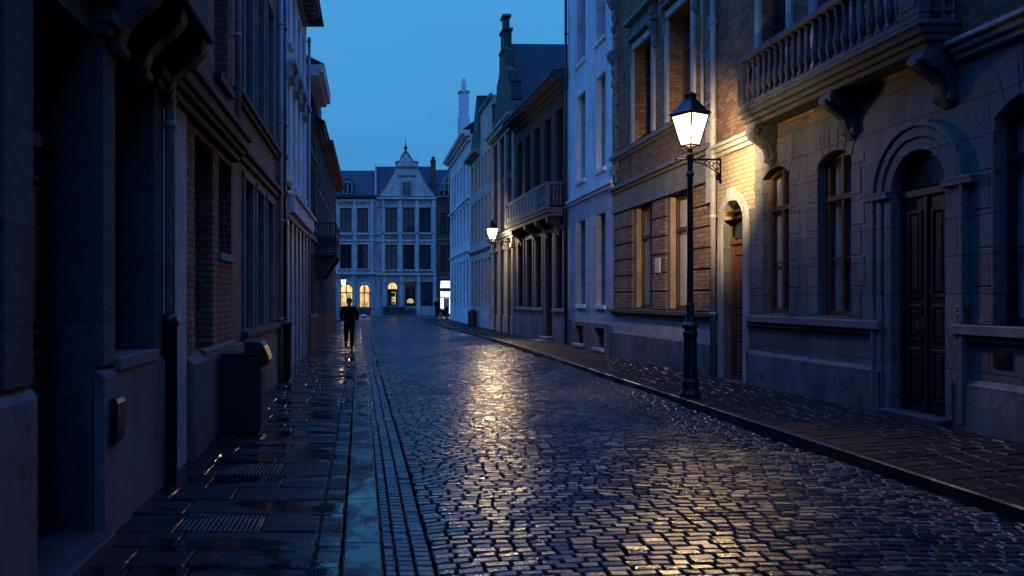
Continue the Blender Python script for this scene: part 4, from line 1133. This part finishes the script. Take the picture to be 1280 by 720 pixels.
bs = MB(); bs.face([(-2.2,-9,.07),(-.3,-9,.07),(-.3,5,.07),(-1.2,62,.07),(-2.2,62,.07)]); struct(bs.build('pavement_bed', M['mortar']))
# kerb stones: long blocks
V, F = [], []
def block(p, z0, z1, bev=.012):
    n = len(V); cx = sum(q[0] for q in p)/4; cy = sum(q[1] for q in p)/4
    for ins, z in ((0,z0),(0,z1-bev),(bev,z1)):
        for q in p:
            dx, dy = q[0]-cx, q[1]-cy
            V.append((cx+dx*(1-ins/max(abs(dx),.03)), cy+dy*(1-ins*.5/max(abs(dy),.03)), z))
    for a in (0,4):
        for k in range(4): F.append((n+a+k, n+a+(k+1)%4, n+a+4+(k+1)%4, n+a+4+k))
    F.append((n+8,n+9,n+10,n+11))
def mesh_obj(name, mat, smooth=False):
    me = bpy.data.meshes.new(name); me.from_pydata(V, [], F); me.materials.append(mat)
    o = bpy.data.objects.new(name, me); C.objects.link(o); return struct(o)
y = -6
while y < 62:
    h = random.uniform(.95,1.25); g = .003
    a, b = lerp(KL,y), lerp(KL,y+h)
    block([(a-.245,y+g),(a,y+g),(b,y+h-g),(b-.245,y+h-g)], -.05, ZL+random.uniform(-.002,.002)); y += h
mesh_obj('kerb', M['kerbstone'])
# right kerb
V, F = [], []
y = -9
while y < 60:
    h = random.uniform(.9,1.1); g = .003
    a, b = lerp(KR,y), lerp(KR,y+h)
    block([(a,y+g),(a+.17,y+g),(b+.17,y+h-g),(b,y+h-g)], -.05, .11+random.uniform(-.003,.003), .015); y += h
a0 = y
cx_, cy_ = lerp(KR,60)+2.5, y
for k in range(10):
    t0, t1 = pi-pi/2*k/10, pi-pi/2*(k+1)/10
    block([(cx_+2.5*cos(t0),cy_+2.5*sin(t0)),(cx_+2.33*cos(t0),cy_+2.33*sin(t0)),(cx_+2.33*cos(t1),cy_+2.33*sin(t1)),(cx_+2.5*cos(t1),cy_+2.5*sin(t1))], -.05, .108)
mesh_obj('kerb', M['kerb_dark'])
rows = []; y = -9.
while y < 62.3:
    h = random.uniform(.17,.2); xk = lerp(KR, y+h/2)+.175
    if y > 60: xk = lerp(KR,60)+2.5-sqrt(max(.01, 2.33**2-(y+h-60)**2))
    x = xk
    while x < 7.3:
        x2 = x+random.uniform(.2,.32)
        rows.append((x, min(x2,7.6), y, y+h)); x = x2
    y += h
def zr(x, y):
    xk = lerp(KR, y)+.17; t = min(1, max(0, (x-xk)/(6.7-xk))); return .105+(lerp(ZW,y)-.105)*t
slab_obj('pavement', rows, M['slab_r'], zr, .012, .0018)
bs = MB(); bs.face([(5.05,-9,.06),(7.5,-9,.06),(7.5,60,.04),(4.0,60,.04),(4.45,44,.05),(5.0,28,.06)]); struct(bs.build('pavement_bed', M['mortar']))

# =================================================================== STREET FURNITURE
def m_lantern():
    m = bpy.data.materials.new('glowing_lantern_glass'); m.use_nodes = True; nt = m.node_tree
    nt.nodes.remove(nt.nodes['Principled BSDF']); out = nt.nodes['Material Output']
    tr = N(nt, 'ShaderNodeBsdfTransparent'); em = N(nt, 'ShaderNodeEmission'); em.inputs[0].default_value = (1,.74,.38,1); em.inputs[1].default_value = 3.2
    ad = N(nt, 'ShaderNodeAddShader'); nt.links.new(tr.outputs[0], ad.inputs[0]); nt.links.new(em.outputs[0], ad.inputs[1]); nt.links.new(ad.outputs[0], out.inputs[0])
    return m
M['lantern_glass'] = m_lantern()
mm, nt, b = new_mat('glowing_mantle'); b.inputs['Emission Color'].default_value = (1,.72,.36,1); b.inputs['Emission Strength'].default_value = 25; M['mantle'] = mm

def lamp_light(name, kind, loc, energy, rot=None, size=.06, color=(1,.73,.39), parent=None, cone=150, blend=1):
    l = bpy.data.lights.new(name, kind); l.energy = energy; l.color = color; l.shadow_soft_size = size
    if kind == 'SPOT': l.spot_size = radians(cone); l.spot_blend = blend
    o = bpy.data.objects.new(name, l); C.objects.link(o); o.location = loc
    if rot is not None: o.rotation_euler = Vector(rot).to_track_quat('-Z', 'Y').to_euler()
    if parent: o.parent = parent
    return o

def street_lamp(loc, label, rz):
    t = thing('street_lamp', label, 'street lamp', loc)
    p = MB(); p.lathe([(.165,0),(.165,.06),(.15,.09),(.13,.13),(.125,.22),(.135,.25),(.11,.30),(.10,.95),(.115,1.0),(.115,1.05),(.09,1.09),(.125,1.13),(.125,1.17),(.08,1.22),(.062,1.3),(.055,1.45),(.065,1.47),(.065,1.5),(.05,1.53),(.045,3.55),(.06,3.57),(.06,3.61),(.045,3.64),(.042,3.85),(.055,3.87),(.055,3.91),(.04,3.94),(.045,4.02)], n=16)
    p.build('post', M['iron'], t, smooth=False, bevel=.004)
    a = MB()
    a.box(.04, .50, -.013, .013, 3.82, 3.85)
    a.tube([(.49,0,3.84),(.49,0,3.53)], .016, 8)
    pts = [(.05+.42*k/10, 0, 3.80-.20*(k/10)**1.6) for k in range(11)]
    a.tube(pts, .011, 6)
    for cx, cz, rr in ((.26,3.785,.028),(.34,3.765,.038),(.42,3.735,.05),(.43,3.655,.028)):
        a.tube([(cx+rr*cos(q*.7), 0, cz+rr*sin(q*.7)) for q in range(9)], .009, 6)
    a.box(.425, .485, -.045, .045, 3.5, 3.6); a.lathe([(.0,3.44),(.02,3.45),(.026,3.5),(.0,3.52)], .49, 0, 8)
    a.tube([(-.04,0,3.835),(-.22,0,3.835)], .012, 8); a.lathe([(0,3.815),(.02,3.82),(.02,3.85),(0,3.855)], -.23, 0, 8)
    a.build('side_arm', M['iron'], t, bevel=.003)
    build_lantern(t, rz)
    return t
def build_lantern(t, rz, at=(0,0,0)):
    # lantern: square, tapering downwards
    c = cos(rz); s_ = sin(rz)
    def R(x, y): return (x*c-y*s_, x*s_+y*c)
    hb, ht, zb, zt = .098, .20, 4.06, 4.55
    fr = MB()
    cor = [(-1,-1),(1,-1),(1,1),(-1,1)]
    for (x, y) in cor:
        fr.tube([(*R(x*hb,y*hb),zb),(*R(x*ht,y*ht),zt)], .013, 6)
    for h, z, q in ((hb,zb,.016),(ht,zt,.02)):
        for k in range(4):
            a_, b_ = cor[k], cor[(k+1)%4]
            fr.tube([(*R(a_[0]*h,a_[1]*h),z),(*R(b_[0]*h,b_[1]*h),z)], q, 6)
    # cradle under the lantern
    for (x, y) in cor:
        fr.tube([(*R(x*.035,y*.035),3.93),(*R(x*.07,y*.07),4.0),(*R(x*hb,y*hb),zb)], .012, 6)
    fr = fr.build('lantern', M['iron'], t)
    # cap
    cp = MB()
    q2 = sqrt(2)
    cp.lathe([(.232*q2,zt+.015),(.232*q2,zt+.03),(.185*q2,zt+.065),(.12*q2,zt+.17),(.085*q2,zt+.24)], n=4, rot=rz+pi/4)
    cp.lathe([(.09,zt+.235),(.09,zt+.30),(.105,zt+.31),(.105,zt+.33),(.05,zt+.36),(.0,zt+.38)], n=12)
    cp.build('lantern_cap', M['iron'], fr, bevel=.004)
    for k in range(4):
        a_, b_ = cor[k], cor[(k+1)%4]; g = MB()
        i = .985
        g.face([(*R(a_[0]*hb*i,a_[1]*hb*i),zb+.01),(*R(b_[0]*hb*i,b_[1]*hb*i),zb+.01),(*R(b_[0]*ht*i,b_[1]*ht*i),zt-.01),(*R(a_[0]*ht*i,a_[1]*ht*i),zt-.01)])
        g.build('glass_pane', M['lantern_glass'], fr)
    mt = MB(); mt.lathe([(.0,4.2),(.035,4.22),(.045,4.31),(.03,4.41),(0,4.45)], n=12); mt.build('mantle', M['mantle'], fr, smooth=True)
    fr.location = at
    return fr
lamp = street_lamp((5.13, 12.9, .105), 'tall black lamp post with glowing lantern on the kerb before the banded brick house', radians(28))
t = thing('street_lamp', 'glowing lantern on a long wall bracket at the gabled house, farther down the street', 'street lamp', (6.47, 36.2, 4.3))
build_lantern(t, radians(12), (-1.02, 0, -3.98))
a = MB(); a.box(-.03, .0, -.05, .05, -.55, .12); a.tube([(0,0,-.03),(-.98,0,-.03)], .022, 8)
a.tube([(-.02,0,-.5),(-.2,0,-.42),(-.5,0,-.2),(-.9,0,-.05)], .016, 8)
for cx, cz, rr in ((-.18,-.17,.10),(-.40,-.13,.07)):
    a.tube([(cx+rr*cos(q*.7), 0, cz+rr*sin(q*.7)) for q in range(9)], .010, 6)
a.tube([(-1.02,0,-.06),(-1.02,0,.0)], .05, 10)
a.build('bracket', M['iron'], t, bevel=.003)
lamp_light('near_lamp_glow', 'POINT', (5.13, 12.9, 4.40), 75, size=.10)
lamp_light('near_lamp_added_wall_spot', 'SPOT', (5.13, 12.9, 4.46), 3300, rot=(.50,.86,-.10), size=.08, cone=78, blend=1)  # added spot at the lantern, aimed to brighten the house fronts behind it
lamp_light('near_lamp_added_road_spot', 'SPOT', (5.13, 12.9, 4.42), 1000, rot=(-.17,-.84,-.52), size=.10, cone=70, blend=.95, color=(1,.66,.31))  # extra spot aimed down to brighten the setts and their streak
lamp_light('far_lamp_glow', 'POINT', (5.45, 36.2, 4.66), 420, size=.10)
lamp_light('far_lamp_added_road_spot', 'SPOT', (5.45, 36.2, 4.72), 1100, rot=(-.16,-.90,-.40), size=.10, cone=66, blend=.95, color=(1,.68,.34))  # spot added to strengthen the far lamp's streak on the road

# wall lantern far left
t = thing('wall_lantern', 'small glowing lantern on a bracket at the far corner of the left terrace', 'wall lantern', (XL, 41.2, 2.75))
a = MB(); a.box(0, .03, -.06, .06, -.25, .1); a.tube([(0,0,0),(.2,0,.06),(.36,0,.04),(.38,0,-.06)], .015, 6); a.build('bracket', M['iron'], t)
a = MB(); a.lathe([(.08,-.12),(.13,-.10),(.15,-.08),(.07,.0),(.03,.05)], .38, 0, 6); a.build('lantern_cap', M['iron'], t)
a = MB(); a.lathe([(.09,-.415),(.165,-.11)], .38, 0, 6)
a.v = [(x*1.0+.0, y, z) for x, y, z in a.v]
gm = m_lit('wall_lantern_glow', (1,.66,.3), 12, .0); g = MB(); g.lathe([(.07,-.36),(.12,-.115)], .38, 0, 6); g.build('lantern_glass', gm, t)
lamp_light('wall_lantern_glow', 'POINT', (XL+.75, 41.2, 2.45), 45, size=.1, color=(1,.62,.25))

# litter bin, left
t = thing('litter_bin', 'black cabinet litter bin with a raised hood on the left pavement', 'litter bin', (-1.5, 9.6, .1))
b_ = MB(); b_.box(-.26, .19, -.22, .24, .02, .93); b_.box(-.28, .21, -.24, .26, .93, .955); b_.box(-.24, .17, -.2, .22, -.01, .02); b_.build('bin_body', M['iron'], t, bevel=.012)
h = MB(); h.prism([(.0,.95),(.215,.95),(.215,1.06),(.19,1.09),(.0,1.10)], 'y', -.22, .24); h.build('hood', M['iron'], t, bevel=.012)
h = MB(); h.prism([(.19,.80),(.24,.80),(.28,.83),(.29,.88),(.27,.93),(.24,1.0),(.214,1.05),(.19,1.05)], 'y', -.17, .19); h.build('chute', M['iron'], t, bevel=.01)
h = MB(); h.box(.19, .197, -.15, .17, .1, .74); h.build('bin_door', M['stone_dk'], t, bevel=.003)
# litter bin, right
t = thing('litter_bin', 'dark drum litter bin against the pale house far down the right pavement', 'litter bin', (5.78, 46.2, .07))
b_ = MB(); b_.lathe([(.22,0),(.24,.02),(.25,.75),(.27,.76),(.27,.8)], n=16); b_.build('bin_body', M['iron'], t)
b_ = MB(); b_.lathe([(.27,.8),(.27,.86),(.2,.95),(.08,1.0),(0,1.01)], n=16); b_.build('lid', M['iron'], t)
# tub by the far wall
t = thing('planter_tub', 'low dark planter tub against the white base wall at the street end', 'planter', (fx(513), 76.1, .09))
b_ = MB(); b_.prism([(-.42,0),(.42,0),(.48,.45),(-.48,.45)], 'y', -.25, .25); b_.box(-.5, .5, -.27, .27, .45, .5); b_.build('tub', M['stone_dk'], t, bevel=.02)
b_ = MB()
for k in range(260):
    u, v, w_ = random.gauss(0,.2), random.gauss(0,.1), random.random()
    z = .5+.22*w_*max(.1, 1-(u/.48)**2); an = random.uniform(0, 6.28); l = .05
    b_.face([(u,v,z),(u+l*cos(an),v+l*sin(an),z+.02),(u+l*.6*cos(an+.6),v+l*.6*sin(an+.6),z+.06)])
b_.build('plant', M['plant'], t, fix=False)
# white bag
bm = bmesh.new(); bmesh.ops.create_icosphere(bm, subdivisions=3, radius=.26)
for v in bm.verts:
    k = 1+.22*sin(v.co.x*17+1)*sin(v.co.y*13)+.12*sin(v.co.z*21); v.co = Vector((v.co.x*k*1.25, v.co.y*k, max(-.14, v.co.z*k*.7)))
    if v.co.z > .1: v.co.x *= .75; v.co.y *= .75
me = bpy.data.meshes.new('refuse_bag'); bm.to_mesh(me); bm.free(); me.materials.append(M['bag']); me.polygons.foreach_set('use_smooth', [True]*len(me.polygons))
o = bpy.data.objects.new('refuse_bag', me); C.objects.link(o); o.location = (-.75, 70, .14)
tag(o, 'small crumpled white bag on the ground past the walking person', 'bag')

# =================================================================== PEOPLE
def skin(name, pts, edges, rad, mat, parent, sub=2, root=0):
    me = bpy.data.meshes.new(name); me.from_pydata([Vector(p) for p in pts], edges, [])
    me.materials.append(mat)
    o = bpy.data.objects.new(name, me); C.objects.link(o); o.parent = parent
    s = o.modifiers.new('skin', 'SKIN'); s.use_smooth_shade = True
    for i, q in enumerate(rad):
        q = q if isinstance(q, tuple) else (q, q)
        me.skin_vertices[0].data[i].radius = q
        me.skin_vertices[0].data[i].use_root = (i == root)
    o.modifiers.new('sub', 'SUBSURF').levels = sub; o.modifiers['sub'].render_levels = sub
    return o

def person(label, loc, rz, pose, pale_head=False):
    """faces -Y before turning"""
    t = thing('person', label, 'person', loc, rz)
    if pose == 'walk':
        leg = {-1: [(-.10,0,.92),(-.11,-.10,.52),(-.11,.22,.26),(-.11,.26,.18),(-.11,.17,.08)],
               1: [(.09,0,.92),(.09,-.06,.50),(.08,-.06,.09),(.08,-.10,.045),(.08,-.21,.03)]}
        el = .26
    else:
        leg = {k: [(.09*k,0,.92),(.095*k,-.01,.50),(.095*k,.02,.09),(.095*k,-.03,.045),(.10*k,-.15,.03)] for k in (-1,1)}
        el = .26
    P = [(0,0,.96),(0,-.01,1.14),(0,-.02,1.32),(0,-.01,1.44),(0,-.01,1.50),(0,-.035,1.58),(0,-.035,1.66)]
    Rr = [(.15,.11),(.14,.10),(.165,.11),(.09,.08),(.055,.058),(.078,.092),(.066,.08)]
    E = [(0,1),(1,2),(2,3),(3,4),(4,5),(5,6)]
    for k in (-1, 1):
        n = len(P); P += leg[k]; Rr += [.09,.062,.042,.04,.03]; E += [(0,n),(n,n+1),(n+1,n+2),(n+2,n+3),(n+3,n+4)]
        n = len(P); P += [(.18*k,-.01,1.41),(el*k,.05,1.14),(.21*k,-.10,.98),(.17*k,-.15,.95)]; Rr += [.06,.047,.036,.035]; E += [(2,n),(n,n+1),(n+1,n+2),(n+2,n+3)]
    # nose and ears
    n = len(P); P += [(0,-.135,1.595)]; Rr += [.012]; E += [(5,n)]
    for k in (-1,1):
        n = len(P); P += [(.085*k,-.02,1.60)]; Rr += [.014]; E += [(5,n)]
    body = skin('body', P, E, Rr, M['skin'], t)
    # coat: torso and sleeves
    P = [(0,0,.66),(0,-.005,.96),(0,-.01,1.14),(0,-.02,1.32),(0,-.01,1.43)]
    Rr = [(.225,.18),(.20,.155),(.185,.14),(.205,.145),(.12,.105)]
    E = [(0,1),(1,2),(2,3),(3,4)]
    for k in (-1,1):
        n = len(P); P += [(.19*k,-.01,1.40),(el*k+.01*k,.05,1.13),(.21*k,-.11,.97)]; Rr += [.088,.074,.062]; E += [(3,n),(n,n+1),(n+1,n+2)]
    skin('coat', P, E, Rr, M['cloth_blk'], t, root=1)
    P = [(0,0,.90)]; Rr = [(.16,.13)]; E = []
    for k in (-1,1):
        n = len(P); P += leg[k][:3]; Rr += [.115,.086,.068]; E += [(0,n),(n,n+1),(n+1,n+2)]
    skin('trousers', P, E, Rr, M['cloth_dk'], t)
    for k in (-1,1):
        a, b_, c = [Vector(q) for q in leg[k][2:5]]
        skin('shoe', [a, b_, c], [(0,1),(1,2)], [.055,.052,(.045,.035)], M['iron'], t)
    hb_ = bmesh.new(); bmesh.ops.create_uvsphere(hb_, u_segments=16, v_segments=12, radius=.108)
    for v in hb_.verts: v.co = Vector((v.co.x*.92, v.co.y*1.08, v.co.z*.95))
    bmesh.ops.delete(hb_, geom=[v for v in hb_.verts if v.co.z < .0 and v.co.y < .02 or v.co.z < -.07], context='VERTS')
    me = bpy.data.meshes.new('hair'); hb_.to_mesh(me); hb_.free(); me.materials.append(M['collar'] if pale_head else M['hair'])
    me.polygons.foreach_set('use_smooth', [True]*len(me.polygons))
    o = bpy.data.objects.new('hood' if pale_head else 'hair', me); C.objects.link(o); o.parent = t; o.location = (0,-.015,1.645)
    for k in (-1,1):
        e = MB(); e.lathe([(0,-.011),(.010,-.006),(.012,0),(.010,.006),(0,.011)], .032*k, -.122, 8); q = e.build('eye', M['hair'], t, smooth=True); q.location = (0,0,1.615)
    e = MB(); e.tube([(-.025,-.118,1.545),(0,-.126,1.543),(.025,-.118,1.545)], .006, 6); e.build('mouth', M['wood_red'], t)
    c = MB(); c.tube([(.085*cos(q), .075*sin(q)-.012, 1.455-.02*sin(q)*-1) for q in [pi*.0+2*pi*i/14 for i in range(14)]], .026, 6)
    c.build('scarf', M['collar'], t, bevel=.004)
    return t
pw = person('person in a dark coat walking toward us along the wet left pavement', (-.70, 24.8, .1), radians(4), 'walk'); pw.scale = (.93,)*3
person('person in dark clothes with a pale hood standing by the bright shopfront', (fx(546)-.55, 70.0, .0), radians(20), 'stand', True)

# parked moped
t = thing('moped', 'dark parked moped in front of the bright shopfront', 'moped', (6.25, 69.2, 0), radians(62))
for x in (-.55, .62):
    w_ = MB(); w_.tube([(x+.23*cos(q), 0, .25+.23*sin(q)) for q in [2*pi*i/20 for i in range(21)]], .05, 8, cap=False)
    w_ = w_.build('wheel', M['iron'], t, smooth=True)
    h = MB(); h.tube([(x,-.05,.25),(x,.05,.25)], .07, 10)
    for i in range(5):
        q = 2*pi*i/5; h.tube([(x,0,.25),(x+.2*cos(q),0,.25+.2*sin(q))], .016, 6)
    h.build('rim', M['zinc'], w_)
b_ = MB(); b_.prism([(-.9,.52),(-.85,.75),(-.3,.74),(-.15,.55),(-.1,.34),(.3,.34),(.42,.5),(.5,.98),(.6,.98),(.66,.62),(.5,.28),(.3,.2),(-.2,.2),(-.3,.4),(-.55,.5)], 'y', -.16, .16); b_.build('body', M['cloth_dk'], t, bevel=.03)
b_ = MB(); b_.box(-.88, -.22, -.14, .14, .752, .84); b_.build('seat', M['iron'], t, bevel=.03)
b_ = MB(); b_.tube([(.52,-.36,1.08),(.5,-.2,1.1),(.54,0,1.0),(.5,.2,1.1),(.52,.36,1.08)], .018, 8); b_.build('handlebar', M['iron'], t)
b_ = MB(); b_.lathe([(.0,-.03),(.09,-.02),(.09,.03),(0,.05)], 0, 0, 12); q = b_.build('headlight', M['plate'], t, smooth=True); q.location = (.66,0,.88); q.rotation_euler = (0, pi/2, 0)

# =================================================================== WORLD, SUN, CAMERA
w = bpy.data.worlds.new('World'); S.world = w; w.use_nodes = True
nt = w.node_tree; bg = nt.nodes['Background']
tc = N(nt, 'ShaderNodeTexCoord'); sp = N(nt, 'ShaderNodeSeparateXYZ'); nt.links.new(tc.outputs['Generated'], sp.inputs[0])
grad = ramp(nt, sp.outputs['Z'], [(0,(.028,.235,.585)),(.18,(.034,.265,.62)),(.36,(.050,.325,.70)),(.55,(.07,.36,1.35)),(1,(.10,.42,1.9))])
sky = N(nt, 'ShaderNodeTexSky', sky_type='NISHITA', sun_disc=False); sky.sun_elevation = radians(1.); sky.sun_rotation = radians(200)
nz = N(nt, 'ShaderNodeTexNoise'); nz.inputs['Scale'].default_value = 2.2; nz.inputs['Detail'].default_value = 4
mp = N(nt, 'ShaderNodeMapping'); mp.inputs['Scale'].default_value = (1,1,3); nt.links.new(tc.outputs['Generated'], mp.inputs[0]); nt.links.new(mp.outputs[0], nz.inputs['Vector'])
cl = ramp(nt, nz.outputs['Fac'], [(.3,.89),(.7,1.06)])
col = mixc(nt, 1, grad, cl, 'MULTIPLY')
col = mixc(nt, .02, col, sky.outputs[0], 'ADD')
nt.links.new(col, bg.inputs['Color']); bg.inputs['Strength'].default_value = 1.0

l = bpy.data.lights.new('sun', 'SUN'); l.energy = .03; l.angle = radians(20); l.color = (.55,.7,1)
o = bpy.data.objects.new('sun', l); C.objects.link(o); o.rotation_euler = (radians(40), 0, radians(200))

cam = bpy.data.cameras.new('camera'); co = bpy.data.objects.new('camera', cam); C.objects.link(co)
co.location = (0,0,1.7); co.rotation_euler = (pi/2,0,0)
cam.sensor_width = 36; cam.lens = 28.125; cam.shift_x = (640-465)/1280; cam.shift_y = (373-360)/1280
cam.clip_end = 1500; cam.clip_start = .05
S.camera = co
S.view_settings.view_transform = 'Standard'; S.view_settings.look = 'None'; S.view_settings.exposure = 0; S.view_settings.gamma = 1
S.view_settings.use_curve_mapping = False
S.cycles.max_bounces = 6; S.cycles.diffuse_bounces = 3; S.cycles.glossy_bounces = 3; S.cycles.transparent_max_bounces = 12
S.cycles.use_denoising = True
S.cycles.sample_clamp_indirect = 4; S.cycles.caustics_reflective = False
